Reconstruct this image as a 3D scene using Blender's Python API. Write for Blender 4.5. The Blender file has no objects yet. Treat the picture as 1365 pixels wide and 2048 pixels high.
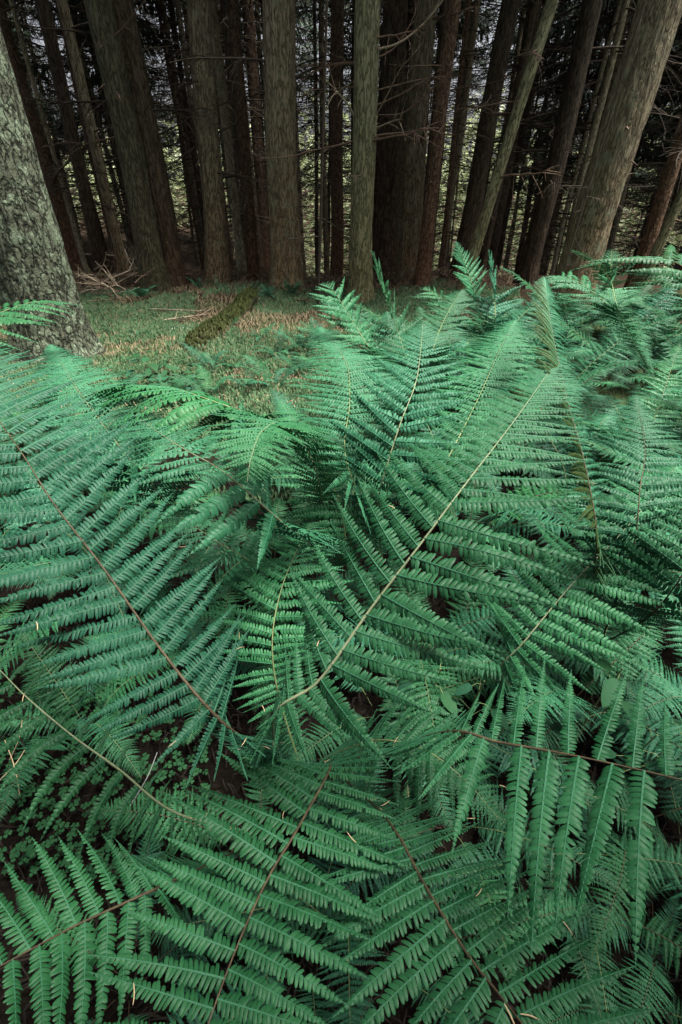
import bpy, math, random
import numpy as np
from mathutils import Vector, Matrix, Quaternion

rng = np.random.default_rng(7)
random.seed(7)
R = math.radians
sc = bpy.context.scene
col = sc.collection

# ------------------------------------------------------------------ camera
F_PX, CX, CY = 936.0, 682.5, 1024.0
CAM_H, PITCH = 1.35, R(35.0)
cd = bpy.data.cameras.new("camera")
cam = bpy.data.objects.new("camera", cd)
col.objects.link(cam)
cam.location = (0, 0, CAM_H)
cam.rotation_euler = (math.pi / 2 - PITCH, 0, 0)
cd.sensor_fit = 'VERTICAL'
cd.sensor_height = 36.0
cd.sensor_width = 24.0
cd.lens = 36.0 * F_PX / 2048.0
cd.clip_start, cd.clip_end = 0.02, 2000.0
sc.camera = cam
CAM = np.array([0, 0, CAM_H])
FWD = np.array([0, math.cos(PITCH), -math.sin(PITCH)])
UPV = np.array([0, math.sin(PITCH), math.cos(PITCH)])
RGT = np.array([1.0, 0, 0])
Z = np.array([0, 0, 1.0])


def ray(px, py):
    return (px - CX) / F_PX * RGT + (CY - py) / F_PX * UPV + FWD


def at_z(px, py, z):
    d = ray(px, py)
    return CAM + d * ((z - CAM_H) / d[2])


def at_d(px, py, dist):
    d = ray(px, py)
    return CAM + d * (dist / math.hypot(d[0], d[1]))


def at_y(px, py, y):
    d = ray(px, py)
    return CAM + d * (y / d[1])


def depth(p):
    return float((np.asarray(p) - CAM) @ FWD)


def proj(p):
    v = np.asarray(p, float) - CAM
    d = v @ FWD
    return CX + F_PX * (v @ RGT) / d, CY - F_PX * (v @ UPV) / d


def nrm(v):
    v = np.asarray(v, float)
    return v / np.maximum(np.linalg.norm(v, axis=-1, keepdims=True), 1e-9)


# ------------------------------------------------------------------ materials
def new_mat(name):
    m = bpy.data.materials.new(name)
    m.use_nodes = True
    nt = m.node_tree
    b = nt.nodes["Principled BSDF"]
    return m, nt, b


def nd(nt, t, **kw):
    n = nt.nodes.new(t)
    for k, v in kw.items():
        if k in n.inputs:
            n.inputs[k].default_value = v
        else:
            setattr(n, k, v)
    return n


def ramp(nt, stops, interp='LINEAR'):
    r = nt.nodes.new('ShaderNodeValToRGB')
    cr = r.color_ramp
    cr.interpolation = interp
    while len(cr.elements) < len(stops):
        cr.elements.new(0.5)
    for e, (p, c) in zip(cr.elements, stops):
        e.position = p
        e.color = (*c, 1) if len(c) == 3 else c
    return r


def leaf_mat(name, c1, c2, rough=0.45, transl=0.25, noise=14.0, spec=0.5, var=0.25):
    m, nt, b = new_mat(name)
    L = nt.links.new
    tc = nd(nt, 'ShaderNodeTexCoord')
    nz = nd(nt, 'ShaderNodeTexNoise', Scale=noise, Detail=4.0, Roughness=0.6)
    L(tc.outputs['Object'], nz.inputs['Vector'])
    rp = ramp(nt, [(0.3, c1), (0.7, c2)])
    L(nz.outputs['Fac'], rp.inputs['Fac'])
    oi = nd(nt, 'ShaderNodeObjectInfo')
    mr = nd(nt, 'ShaderNodeMapRange')
    mr.inputs['To Min'].default_value = 1 - var
    mr.inputs['To Max'].default_value = 1 + var
    L(oi.outputs['Random'], mr.inputs['Value'])
    mh = nd(nt, 'ShaderNodeMapRange')
    mh.inputs['To Min'].default_value = 0.455
    mh.inputs['To Max'].default_value = 0.506
    mm = nd(nt, 'ShaderNodeMath', operation='FRACT')
    m7 = nd(nt, 'ShaderNodeMath', operation='MULTIPLY')
    m7.inputs[1].default_value = 7.31
    L(oi.outputs['Random'], m7.inputs[0])
    L(m7.outputs[0], mm.inputs[0])
    L(mm.outputs[0], mh.inputs['Value'])
    hs = nd(nt, 'ShaderNodeHueSaturation')
    L(rp.outputs['Color'], hs.inputs['Color'])
    L(mr.outputs['Result'], hs.inputs['Value'])
    L(mh.outputs['Result'], hs.inputs['Hue'])
    L(hs.outputs['Color'], b.inputs['Base Color'])
    b.inputs['Roughness'].default_value = rough
    b.inputs['Specular IOR Level'].default_value = spec
    if transl:
        t = nd(nt, 'ShaderNodeBsdfTranslucent')
        L(hs.outputs['Color'], t.inputs['Color'])
        mx = nd(nt, 'ShaderNodeMixShader')
        mx.inputs['Fac'].default_value = transl
        L(b.outputs[0], mx.inputs[1])
        L(t.outputs[0], mx.inputs[2])
        L(mx.outputs[0], nt.nodes['Material Output'].inputs['Surface'])
    return m


def bark_mat(name, dark, mid, light, scale=16.0, stretch=0.22, bump=0.6, lichen=None, low=None, crack=.22):
    """furrowed bark; low = colour of the lower stem, lichen = (colour, amount)."""
    m, nt, b = new_mat(name)
    L = nt.links.new
    tc = nd(nt, 'ShaderNodeTexCoord')
    mp = nd(nt, 'ShaderNodeMapping')
    mp.inputs['Scale'].default_value = (1, 1, stretch)
    oi = nd(nt, 'ShaderNodeObjectInfo')
    cm = nd(nt, 'ShaderNodeCombineXYZ')
    m10 = nd(nt, 'ShaderNodeMath', operation='MULTIPLY')
    m10.inputs[1].default_value = 37.0
    L(oi.outputs['Random'], m10.inputs[0])
    L(m10.outputs[0], cm.inputs['Z'])
    L(tc.outputs['Object'], mp.inputs['Vector'])
    L(cm.outputs[0], mp.inputs['Location'])
    n0 = nd(nt, 'ShaderNodeTexNoise', Scale=scale * 0.7, Detail=3.0)
    L(mp.outputs[0], n0.inputs['Vector'])
    mixv = nd(nt, 'ShaderNodeVectorMath', operation='MULTIPLY_ADD')
    mixv.inputs[1].default_value = (0.06, 0.06, 0.03)
    L(n0.outputs['Color'], mixv.inputs[0])
    L(mp.outputs[0], mixv.inputs[2])
    vo = nd(nt, 'ShaderNodeTexNoise', Scale=scale, Detail=2.5, Roughness=0.55)
    L(mixv.outputs[0], vo.inputs['Vector'])
    vs_ = nd(nt, 'ShaderNodeMath', operation='SUBTRACT')
    vs_.inputs[1].default_value = 0.5
    L(vo.outputs['Fac'], vs_.inputs[0])
    va = nd(nt, 'ShaderNodeMath', operation='ABSOLUTE')
    L(vs_.outputs[0], va.inputs[0])
    n1 = nd(nt, 'ShaderNodeTexNoise', Scale=scale * 2.6, Detail=8.0, Roughness=0.72)
    mp2 = nd(nt, 'ShaderNodeMapping')
    mp2.inputs['Scale'].default_value = (1, 1, 2.0)
    L(mp.outputs[0], mp2.inputs['Vector'])
    L(mp2.outputs[0], n1.inputs['Vector'])
    vr = nd(nt, 'ShaderNodeMapRange')
    vr.inputs['From Max'].default_value = 0.11
    vr.inputs['To Min'].default_value = crack
    L(va.outputs[0], vr.inputs['Value'])
    h = nd(nt, 'ShaderNodeMath', operation='MULTIPLY')
    L(vr.outputs['Result'], h.inputs[0])
    L(n1.outputs['Fac'], h.inputs[1])
    rp = ramp(nt, [(0.04, dark), (0.3, mid), (0.62, light)])
    L(h.outputs[0], rp.inputs['Fac'])
    colr = rp.outputs['Color']
    if low is not None:
        sx = nd(nt, 'ShaderNodeSeparateXYZ')
        L(tc.outputs['Object'], sx.inputs[0])
        n2 = nd(nt, 'ShaderNodeTexNoise', Scale=3.0, Detail=3.0)
        L(tc.outputs['Object'], n2.inputs['Vector'])
        ad = nd(nt, 'ShaderNodeMath', operation='MULTIPLY_ADD')
        ad.inputs[1].default_value = 2.2
        L(n2.outputs['Fac'], ad.inputs[0])
        L(sx.outputs['Z'], ad.inputs[2])
        m2 = nd(nt, 'ShaderNodeMapRange')
        m2.inputs['From Min'].default_value = 1.2
        m2.inputs['From Max'].default_value = 3.6
        m2.inputs['To Min'].default_value = 0.85
        m2.inputs['To Max'].default_value = 0.0
        L(ad.outputs[0], m2.inputs['Value'])
        mul = nd(nt, 'ShaderNodeMixRGB', blend_type='MULTIPLY')
        mul.inputs['Color2'].default_value = (*low, 1)
        L(m2.outputs['Result'], mul.inputs['Fac'])
        L(colr, mul.inputs['Color1'])
        colr = mul.outputs['Color']
    if lichen:
        lc, amt = lichen
        n3 = nd(nt, 'ShaderNodeTexNoise', Scale=9.0, Detail=8.0, Roughness=0.72)
        L(tc.outputs['Object'], n3.inputs['Vector'])
        r3 = ramp(nt, [(0.62 - amt, (0, 0, 0)), (0.72 - amt * 0.6, (1, 1, 1))])
        L(n3.outputs['Fac'], r3.inputs['Fac'])
        hm = nd(nt, 'ShaderNodeMath', operation='MULTIPLY', use_clamp=True)
        hm2 = nd(nt, 'ShaderNodeMath', operation='MULTIPLY', use_clamp=True)
        hm2.inputs[1].default_value = 2.6
        L(h.outputs[0], hm2.inputs[0])
        L(r3.outputs['Color'], hm.inputs[0])
        L(hm2.outputs[0], hm.inputs[1])
        mx = nd(nt, 'ShaderNodeMixRGB')
        mx.inputs['Color2'].default_value = (*lc, 1)
        L(hm.outputs[0], mx.inputs['Fac'])
        L(colr, mx.inputs['Color1'])
        colr = mx.outputs['Color']
    mr = nd(nt, 'ShaderNodeMapRange')
    mr.inputs['To Min'].default_value = 0.75
    mr.inputs['To Max'].default_value = 1.25
    L(oi.outputs['Random'], mr.inputs['Value'])
    hs = nd(nt, 'ShaderNodeHueSaturation')
    L(colr, hs.inputs['Color'])
    L(mr.outputs['Result'], hs.inputs['Value'])
    L(hs.outputs['Color'], b.inputs['Base Color'])
    bp = nd(nt, 'ShaderNodeBump')
    bp.inputs['Strength'].default_value = bump
    bp.inputs['Distance'].default_value = 0.03
    L(h.outputs[0], bp.inputs['Height'])
    L(bp.outputs[0], b.inputs['Normal'])
    b.inputs['Roughness'].default_value = 0.9
    b.inputs['Specular IOR Level'].default_value = 0.2
    return m


def plain_mat(name, c1, c2, scale=20.0, rough=0.85, bump=0.3, var=0.2):
    m, nt, b = new_mat(name)
    L = nt.links.new
    tc = nd(nt, 'ShaderNodeTexCoord')
    nz = nd(nt, 'ShaderNodeTexNoise', Scale=scale, Detail=6.0, Roughness=0.65)
    L(tc.outputs['Object'], nz.inputs['Vector'])
    rp = ramp(nt, [(0.32, c1), (0.68, c2)])
    L(nz.outputs['Fac'], rp.inputs['Fac'])
    oi = nd(nt, 'ShaderNodeObjectInfo')
    mr = nd(nt, 'ShaderNodeMapRange')
    mr.inputs['To Min'].default_value = 1 - var
    mr.inputs['To Max'].default_value = 1 + var
    L(oi.outputs['Random'], mr.inputs['Value'])
    hs = nd(nt, 'ShaderNodeHueSaturation')
    L(rp.outputs['Color'], hs.inputs['Color'])
    L(mr.outputs['Result'], hs.inputs['Value'])
    L(hs.outputs['Color'], b.inputs['Base Color'])
    b.inputs['Roughness'].default_value = rough
    b.inputs['Specular IOR Level'].default_value = 0.25
    if bump:
        bp = nd(nt, 'ShaderNodeBump')
        bp.inputs['Strength'].default_value = bump
        bp.inputs['Distance'].default_value = 0.01
        L(nz.outputs['Fac'], bp.inputs['Height'])
        L(bp.outputs[0], b.inputs['Normal'])
    return m


M = {}
M['fern'] = leaf_mat('fern_green', (0.007, 0.056, 0.028), (0.030, 0.124, 0.069), 0.50, 0.08, 10.0, 0.18, 0.28)
M['fern_rib'] = plain_mat('fern_midrib', (0.018, 0.095, 0.046), (0.030, 0.118, 0.060), 30, 0.6, 0)
M['fern_brown'] = leaf_mat('fern_olive', (0.014, 0.028, 0.007), (0.026, 0.042, 0.011), 0.65, 0.1, 20.0, 0.05, 0.1)  # darker olive for the pinnae on one side of a frond
M['rachis_brown'] = plain_mat('rachis_brown', (0.04, 0.028, 0.016), (0.085, 0.066, 0.036), 60, 0.6, 0.1)
M['rachis_straw'] = plain_mat('rachis_straw', (0.125, 0.155, 0.085), (0.19, 0.215, 0.125), 50, 0.5, 0.1)
M['rachis_green'] = plain_mat('rachis_green', (0.10, 0.15, 0.06), (0.16, 0.19, 0.08), 50, 0.55, 0.1)
M['needle'] = plain_mat('fallen_needle', (0.33, 0.24, 0.13), (0.50, 0.40, 0.25), 40, 0.6, 0, 0.3)
M['bark_lichen'] = bark_mat('bark_lichen', (0.010, 0.011, 0.007), (0.055, 0.062, 0.040), (0.14, 0.155, 0.105), 19, 0.45, 0.9,
                            lichen=((0.24, 0.31, 0.21), 0.16), crack=.1)
M['bark_grey'] = bark_mat('bark_grey', (0.015, 0.012, 0.007), (0.165, 0.140, 0.088), (0.32, 0.28, 0.185), 34, 0.16, 1.0,
                          lichen=((0.20, 0.215, 0.14), 0.10), low=(0.85, 0.66, 0.52))
M['bark_moss'] = bark_mat('bark_moss', (0.020, 0.018, 0.009), (0.165, 0.168, 0.094), (0.31, 0.31, 0.185), 28, 0.2, 0.9,
                          lichen=((0.14, 0.17, 0.08), 0.06), low=(0.8, 0.75, 0.6))
M['bark_mossdark'] = bark_mat('bark_mossdark', (0.012, 0.011, 0.007), (0.062, 0.060, 0.036), (0.125, 0.122, 0.075), 28, 0.2, 0.7,
                             lichen=((0.10, 0.12, 0.065), 0.05), low=(0.8, 0.72, 0.58))
M['bark_red'] = bark_mat('bark_red', (0.014, 0.009, 0.006), (0.090, 0.058, 0.037), (0.175, 0.12, 0.078), 26, 0.35, 0.7,
                         low=(0.95, 0.74, 0.62))
M['bark_dark'] = bark_mat('bark_dark', (0.010, 0.008, 0.005), (0.046, 0.036, 0.023), (0.095, 0.076, 0.050), 26, 0.2, 0.7,
                          low=(0.95, 0.72, 0.6))
M['bark_pale'] = bark_mat('bark_pale', (0.035, 0.032, 0.020), (0.14, 0.128, 0.08), (0.24, 0.22, 0.145), 30, 0.35, 0.4)
M['twig_dark'] = plain_mat('dead_twig_dark', (0.030, 0.023, 0.016), (0.06, 0.047, 0.033), 25, 0.9, 0)
M['twig_pale'] = plain_mat('dead_twig_pale', (0.16, 0.13, 0.09), (0.34, 0.28, 0.20), 25, 0.85, 0.2, 0.3)
M['twig_brown'] = plain_mat('dead_twig_brown', (0.08, 0.05, 0.035), (0.16, 0.11, 0.075), 25, 0.85, 0.2, 0.3)
M['spruce'] = leaf_mat('spruce_needles', (0.012, 0.030, 0.016), (0.028, 0.058, 0.030), 0.6, 0.1, 4.0, 0.3, 0.25)
M['thicket'] = leaf_mat('thicket_leaves', (0.17, 0.25, 0.12), (0.26, 0.34, 0.19), 0.5, 0.4, 1.5, 0.4, 0.1)
M['broad'] = leaf_mat('broad_leaf', (0.013, 0.06, 0.032), (0.024, 0.09, 0.05), 0.6, 0.2, 25.0, 0.12, 0.2)
M['sorrel'] = leaf_mat('sorrel_leaf', (0.009, 0.045, 0.020), (0.020, 0.075, 0.034), 0.6, 0.2, 8.0, 0.1, 0.1)
M['moss'] = leaf_mat('moss_leaf', (0.075, 0.15, 0.07), (0.135, 0.23, 0.115), 0.7, 0.25, 2.5, 0.2, 0.1)
M['logmoss'] = leaf_mat('log_moss_leaf', (0.04, 0.055, 0.018), (0.085, 0.10, 0.035), 0.8, 0.2, 6.0, 0.1, 0.1)
M['litter'] = plain_mat('needle_litter', (0.14, 0.105, 0.065), (0.36, 0.30, 0.185), 6.0, 0.9, 0)
M['brush'] = plain_mat('dead_brush', (0.035, 0.022, 0.014), (0.12, 0.08, 0.055), 5.0, 0.9, 0)
M['shade_tinted_humus'] = plain_mat('shade_tinted_humus', (0.005, 0.004, 0.003), (0.016, 0.012, 0.008), 5.0, 0.9, 0)  # blacker than real humus: shade between the fronds put into the colour
M['moss_log'] = plain_mat('log_moss', (0.03, 0.03, 0.014), (0.10, 0.095, 0.045), 22.0, 0.95, 1.0)
M['stone'] = plain_mat('pale_stone', (0.42, 0.42, 0.40), (0.62, 0.62, 0.60), 12.0, 0.8, 0.4)


def ground_mat():
    m, nt, b = new_mat('forest_floor')
    L = nt.links.new
    tc = nd(nt, 'ShaderNodeTexCoord')
    n1 = nd(nt, 'ShaderNodeTexNoise', Scale=1.3, Detail=6.0, Roughness=0.65)
    n2 = nd(nt, 'ShaderNodeTexNoise', Scale=45.0, Detail=6.0, Roughness=0.75)
    for n in (n1, n2):
        L(tc.outputs['Object'], n.inputs['Vector'])
    lit = ramp(nt, [(0.3, (0.010, 0.007, 0.005)), (0.55, (0.034, 0.023, 0.015)), (0.75, (0.11, 0.085, 0.052))])
    mos = ramp(nt, [(0.3, (0.02, 0.032, 0.014)), (0.7, (0.07, 0.11, 0.045))])
    L(n2.outputs['Fac'], lit.inputs['Fac'])
    L(n2.outputs['Fac'], mos.inputs['Fac'])
    sx = nd(nt, 'ShaderNodeSeparateXYZ')
    L(tc.outputs['Object'], sx.inputs[0])
    yr = nd(nt, 'ShaderNodeMapRange')                   # moss in the open glade, needles under the trees
    yr.inputs['From Min'].default_value = 5.5
    yr.inputs['From Max'].default_value = 9.5
    yr.inputs['To Min'].default_value = 0.12
    yr.inputs['To Max'].default_value = -0.32
    L(sx.outputs['Y'], yr.inputs['Value'])
    ad = nd(nt, 'ShaderNodeMath', operation='ADD')
    L(n1.outputs['Fac'], ad.inputs[0])
    L(yr.outputs['Result'], ad.inputs[1])
    yn = nd(nt, 'ShaderNodeMapRange')                   # bare soil under the fern bed
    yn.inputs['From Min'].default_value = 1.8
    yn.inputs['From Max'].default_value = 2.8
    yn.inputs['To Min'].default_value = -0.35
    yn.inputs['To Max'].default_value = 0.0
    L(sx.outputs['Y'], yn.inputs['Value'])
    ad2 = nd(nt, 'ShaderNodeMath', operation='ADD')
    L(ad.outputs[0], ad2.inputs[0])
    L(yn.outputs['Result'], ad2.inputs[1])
    ad = ad2
    rm = ramp(nt, [(0.42, (0, 0, 0)), (0.66, (1, 1, 1))])
    L(ad.outputs[0], rm.inputs['Fac'])
    mx = nd(nt, 'ShaderNodeMixRGB')
    L(rm.outputs['Color'], mx.inputs['Fac'])
    L(lit.outputs['Color'], mx.inputs['Color1'])
    L(mos.outputs['Color'], mx.inputs['Color2'])
    yshade = nd(nt, 'ShaderNodeMapRange')
    yshade.inputs['From Min'].default_value = 2.2
    yshade.inputs['From Max'].default_value = 3.4
    L(sx.outputs['Y'], yshade.inputs['Value'])
    hum_shade = ramp(nt, [(0.35, (0.004, 0.003, 0.0025)), (0.7, (0.013, 0.010, 0.007))])  # near-black stops paint the shade under the ferns into the soil
    L(n2.outputs['Fac'], hum_shade.inputs['Fac'])
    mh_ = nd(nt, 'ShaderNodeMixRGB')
    L(yshade.outputs['Result'], mh_.inputs['Fac'])
    L(hum_shade.outputs['Color'], mh_.inputs['Color1'])
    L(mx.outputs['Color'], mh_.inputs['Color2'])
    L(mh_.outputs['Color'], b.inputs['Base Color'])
    b.inputs['Roughness'].default_value = 0.95
    b.inputs['Specular IOR Level'].default_value = 0.05
    bp = nd(nt, 'ShaderNodeBump')
    bp.inputs['Strength'].default_value = 0.8
    bp.inputs['Distance'].default_value = 0.03
    L(n2.outputs['Fac'], bp.inputs['Height'])
    L(bp.outputs[0], b.inputs['Normal'])
    return m


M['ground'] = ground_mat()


# ------------------------------------------------------------------ mesh helpers
class MB:
    def __init__(s):
        s.v, s.f, s.m, s.n = [], [], [], 0

    def add(s, V, Fq, mi=0):
        V = np.asarray(V, float).reshape(-1, 3)
        Fq = np.asarray(Fq, int)
        s.v.append(V)
        s.f.append(Fq + s.n)
        s.m.append(np.full(len(Fq), mi, int))
        s.n += len(V)

    def mesh(s, name, mats, smooth=True):
        me = bpy.data.meshes.new(name)
        V = np.concatenate(s.v)
        me.vertices.add(len(V))
        me.vertices.foreach_set('co', V.ravel().astype(np.float32))
        idx = np.concatenate([f.ravel() for f in s.f])
        tot = np.concatenate([np.full(len(f), f.shape[1], int) for f in s.f])
        st = np.concatenate([[0], np.cumsum(tot)[:-1]])
        me.loops.add(len(idx))
        me.loops.foreach_set('vertex_index', idx.astype(np.int32))
        me.polygons.add(len(tot))
        me.polygons.foreach_set('loop_start', st.astype(np.int32))
        for mt in mats:
            me.materials.append(mt)
        me.polygons.foreach_set('material_index', np.concatenate(s.m).astype(np.int32))
        me.polygons.foreach_set('use_smooth', np.full(len(tot), smooth))
        me.update(calc_edges=True)
        return me


def link(name, me, parent=None, loc=None):
    o = bpy.data.objects.new(name, me)
    col.objects.link(o)
    if parent is not None:
        o.parent = parent
    if loc is not None:
        o.location = loc
    return o


def tag(o, label, cat, group=None, kind=None):
    if label:
        o['label'] = label
    if cat:
        o['category'] = cat
    if group:
        o['group'] = group
    if kind:
        o['kind'] = kind
    return o


def empty(name, loc):
    o = bpy.data.objects.new(name, None)
    o.empty_display_size = 0.1
    col.objects.link(o)
    o.location = loc
    return o


def copy_tree(o, parent=None):
    c = o.copy()
    col.objects.link(c)
    c.parent = parent
    for ch in list(o.children):
        copy_tree(ch, c)
    return c


def catmull(P, n):
    P = np.asarray(P, float)
    k = len(P)
    Q = np.vstack([2 * P[0] - P[1], P, 2 * P[-1] - P[-2]])
    t = np.linspace(0, k - 1 - 1e-6, n)
    i = np.floor(t).astype(int)
    u = (t - i)[:, None]
    a, b, c, d = Q[i], Q[i + 1], Q[i + 2], Q[i + 3]
    return 0.5 * (2 * b + (c - a) * u + (2 * a - 5 * b + 4 * c - d) * u ** 2 + (3 * b - a - 3 * c + d) * u ** 3), t


def tube(mb, P, rad, sides=6, mi=0, caps=True):
    P = np.asarray(P, float)
    n = len(P)
    rad = np.broadcast_to(np.asarray(rad, float), (n,))
    T = nrm(np.gradient(P, axis=0))
    ref = np.array([0.31, 0.17, 0.93])
    A = nrm(np.cross(T, ref))
    B = np.cross(T, A)
    th = np.arange(sides) / sides * 2 * np.pi
    V = P[:, None] + rad[:, None, None] * (np.cos(th)[None, :, None] * A[:, None] + np.sin(th)[None, :, None] * B[:, None])
    i = np.arange(n - 1)[:, None] * sides
    j = np.arange(sides)[None]
    k = (j + 1) % sides
    Fq = np.stack([i + j, i + k, i + sides + k, i + sides + j], -1).reshape(-1, 4)
    mb.add(V, Fq, mi)
    if caps:
        mb.add(V[-1], np.arange(sides)[None], mi)


# ------------------------------------------------------------------ fern fronds
def frond(P, hl, hr, N=None, npnl=28, det=2, seed=0, k=0.15, droop=0.12, fwd=0.10, fold=0.10, ang=(84, 58),
          wr=0.086, roll=0.0, rr=0.0027, tilt=0.0, twist=0.12, brown=None):
    """P: control points from the crown to the tip, hl/hr: pinna lengths (m) left/right at each of them. Returns (blade MB, rachis MB, sample points)."""
    g = np.random.default_rng(seed)
    S, tt = catmull(P, 220)
    hl = np.interp(tt, np.arange(len(P)), hl)
    hr = np.interp(tt, np.arange(len(P)), hr)
    seg = np.linalg.norm(np.diff(S, axis=0), axis=1)
    arc = np.concatenate([[0], np.cumsum(seg)])
    Ltot = arc[-1]
    T = nrm(np.gradient(S, axis=0))
    if N is None:
        N = Z - (T @ Z)[:, None] * T
        flat = nrm(np.r_[[T[-1, 0], T[-1, 1], 0]])
        w = np.clip(1 - np.linalg.norm(N, axis=1) / 0.35, 0, 1)[:, None]
        N = nrm(N + w * (-flat - (T @ -flat)[:, None] * T))
    else:
        N = nrm(N - np.sum(N * T, axis=1)[:, None] * T)
    Bv = np.cross(T, N)                                   # right-hand side looking along the rachis from above
    if np.ndim(roll) or roll:
        rl = np.interp(tt, np.linspace(0, len(P) - 1, np.size(roll)), np.atleast_1d(roll)) if np.ndim(roll) else np.full(len(S), roll)
        c, s_ = np.cos(rl)[:, None], np.sin(rl)[:, None]
        N, Bv = N * c + Bv * s_, Bv * c - N * s_
    hm = np.maximum(hl, hr)
    pos, s = [], 0.0
    hmax = hm.max()
    while s < Ltot - 0.003:
        h = np.interp(s, arc, hm)
        if h > 0.012 * (1 if det else 2):
            pos.append(s)
        s += max(k * h, 0.04 * hmax) if h > 0 else 0.02
    pos = np.array(pos)
    mb = MB()
    samples = []
    I = lambda a, x: np.stack([np.interp(x, arc, a[:, q]) for q in range(3)], 1)
    for side, hw in ((-1, hl), (1, hr)):
        p = pos + g.normal(0, 0.045 * k * hmax, len(pos)) + (0.0 if side < 0 else k * hmax * 0.35)
        p = np.clip(p, 0, Ltot - 0.001)
        Ln = np.interp(p, arc, hw) * g.normal(1, 0.05, len(p))
        ok = (Ln > 0.006) & (g.random(len(p)) > 0.015)
        p, Ln = p[ok], Ln[ok]
        if not len(p):
            continue
        B0, T0, N0, R0 = I(S, p), nrm(I(T, p)), nrm(I(N, p)), nrm(I(Bv, p))
        f = (p - pos[0]) / (Ltot - pos[0] + 1e-6)
        an = np.radians(ang[0] + (ang[1] - ang[0]) * f ** 1.3 + g.normal(0, 4.0, len(p)))[:, None]
        d0 = nrm(np.cos(an) * T0 + side * np.sin(an) * R0 + (fold + g.normal(0, 0.06, len(p))[:, None]) * N0)
        dr = droop * g.uniform(0.5, 1.5, len(p))[:, None]
        fw = fwd * g.uniform(0.3, 1.6, len(p))[:, None]
        tw = g.normal(0, twist, len(p)) - side * tilt
        lm = Ln.max()
        bins = np.where(Ln > 0.55 * lm, 0, np.where(Ln > 0.25 * lm, 1, 2))
        for bn, nn in ((0, npnl), (1, max(int(npnl * 0.66), 5)), (2, max(int(npnl * 0.4), 4))):
            q = np.nonzero(bins == bn)[0]
            if not len(q):
                continue
            t = (np.arange(nn) + 0.7) / (nn + 0.6)
            L_ = Ln[q][:, None, None]
            tq = t[None, :, None]
            C = B0[q][:, None] + L_ * (d0[q][:, None] * tq + fw[q][:, None] * tq ** 2 * T0[q][:, None] - dr[q][:, None] * tq ** 2 * Z)
            D = nrm(d0[q][:, None] + 2 * tq * (fw[q][:, None] * T0[q][:, None] - dr[q][:, None] * Z))
            n0 = N0[q][:, None] - np.sum(N0[q][:, None] * D, -1, keepdims=True) * D
            n0 = nrm(n0)
            b0 = np.cross(D, n0)
            th = (tw[q][:, None] * (0.4 + 1.2 * t[None]))[..., None]
            n1 = n0 * np.cos(th) + b0 * np.sin(th)
            b1 = b0 * np.cos(th) - n0 * np.sin(th)
            prof = (1 - t ** 2.4) * (1 - 0.25 * t ** 6) * np.clip(0.72 + t * 3, 0, 1)
            sp = Ln[q][:, None] / nn
            mi_leaf = 0
            if brown is not None and side == brown:
                mi_leaf = 2
            for rho in (-1, 1):
                l = (wr * Ln[q][:, None] * prof[None]) * g.uniform(0.84, 1.1, (len(q), nn)) * np.where(g.random((len(q), nn)) < .022, .25, 1)
                al = np.radians(80 - 24 * t[None] + g.normal(0, 5, (len(q), nn)))[..., None]
                e = nrm(rho * b1 * np.sin(al) + D * np.cos(al) + n1 * g.normal(0.04, 0.10, (len(q), nn))[..., None])
                fv = nrm(D - np.sum(D * e, -1, keepdims=True) * e)
                nv = np.cross(e, fv) * (-rho)
                nv = np.where(np.sum(nv * n1, -1, keepdims=True) < 0, -nv, nv)
                tl = g.normal(0.0, 0.16, (len(q), nn))[..., None]
                fv = nrm(fv + nv * tl)
                if det >= 2:
                    U = [0, 0.35, 0.72, 0.93, 1.0]
                    Wd = [0.50, 0.51, 0.45, 0.30, 0.09]
                    VV = [-1, 0, 1]
                elif det == 1:
                    U = [0, 0.6, 1.0]
                    Wd = [0.46, 0.5, 0.16]
                    VV = [-1, 1]
                else:
                    U = [0, 1.0]
                    Wd = [0.55, 0.28]
                    VV = [-1, 1]
                base = C + rho * b1 * 0.0
                rows = []
                for u, w in zip(U, Wd):
                    for v in VV:
                        wv = (sp * w * 0.80)[..., None]
                        hgt = (0.42 * wv if v == 0 else 0.0) if det >= 2 else 0.0
                        rows.append(base + e * (l * u)[..., None] + fv * wv * v + nv * hgt - nv * (l * 0.38 * u * u)[..., None])
                V = np.stack(rows, 2)                         # q, nn, rows, 3
                nr, nc = len(U), len(VV)
                ij = [(a * nc + b, a * nc + b + 1, (a + 1) * nc + b + 1, (a + 1) * nc + b) for a in range(nr - 1) for b in range(nc - 1)]
                ij = np.array(ij)
                if rho * side < 0:
                    ij = ij[:, ::-1]
                m_ = len(q) * nn
                Fq = (np.arange(m_)[:, None, None] * (nr * nc) + ij[None]).reshape(-1, 4)
                mb.add(V.reshape(-1, 3), Fq, mi_leaf)
                if det >= 2:
                    samples.append((C + nv * 0.002).reshape(-1, 3)[::17])
            if det >= 1:                                     # pinna midrib
                tr = np.linspace(0, 1, 10)[None, :, None]
                Cr = B0[q][:, None] + L_ * (d0[q][:, None] * tr + fw[q][:, None] * tr ** 2 * T0[q][:, None] - dr[q][:, None] * tr ** 2 * Z)
                n2 = N0[q][:, None]
                Dr = nrm(np.gradient(Cr, axis=1))
                br = nrm(np.cross(Dr, n2))
                wd = L_ * (0.0075 * (1 - tr) + 0.0012)
                V = np.stack([Cr - br * wd, Cr + n2 * wd * 1.0 + n2 * 0.0008, Cr + br * wd], 2)
                a = np.arange(9)[:, None] * 3 + np.arange(2)[None]
                a = a.ravel()
                ij = np.stack([a, a + 1, a + 4, a + 3], 1)
                Fq = (np.arange(len(q))[:, None, None] * 30 + ij[None]).reshape(-1, 4)
                mb.add(V.reshape(-1, 3), Fq, 1)
    rb = MB()
    rs = S[::4] if det >= 2 else S[::9]
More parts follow.
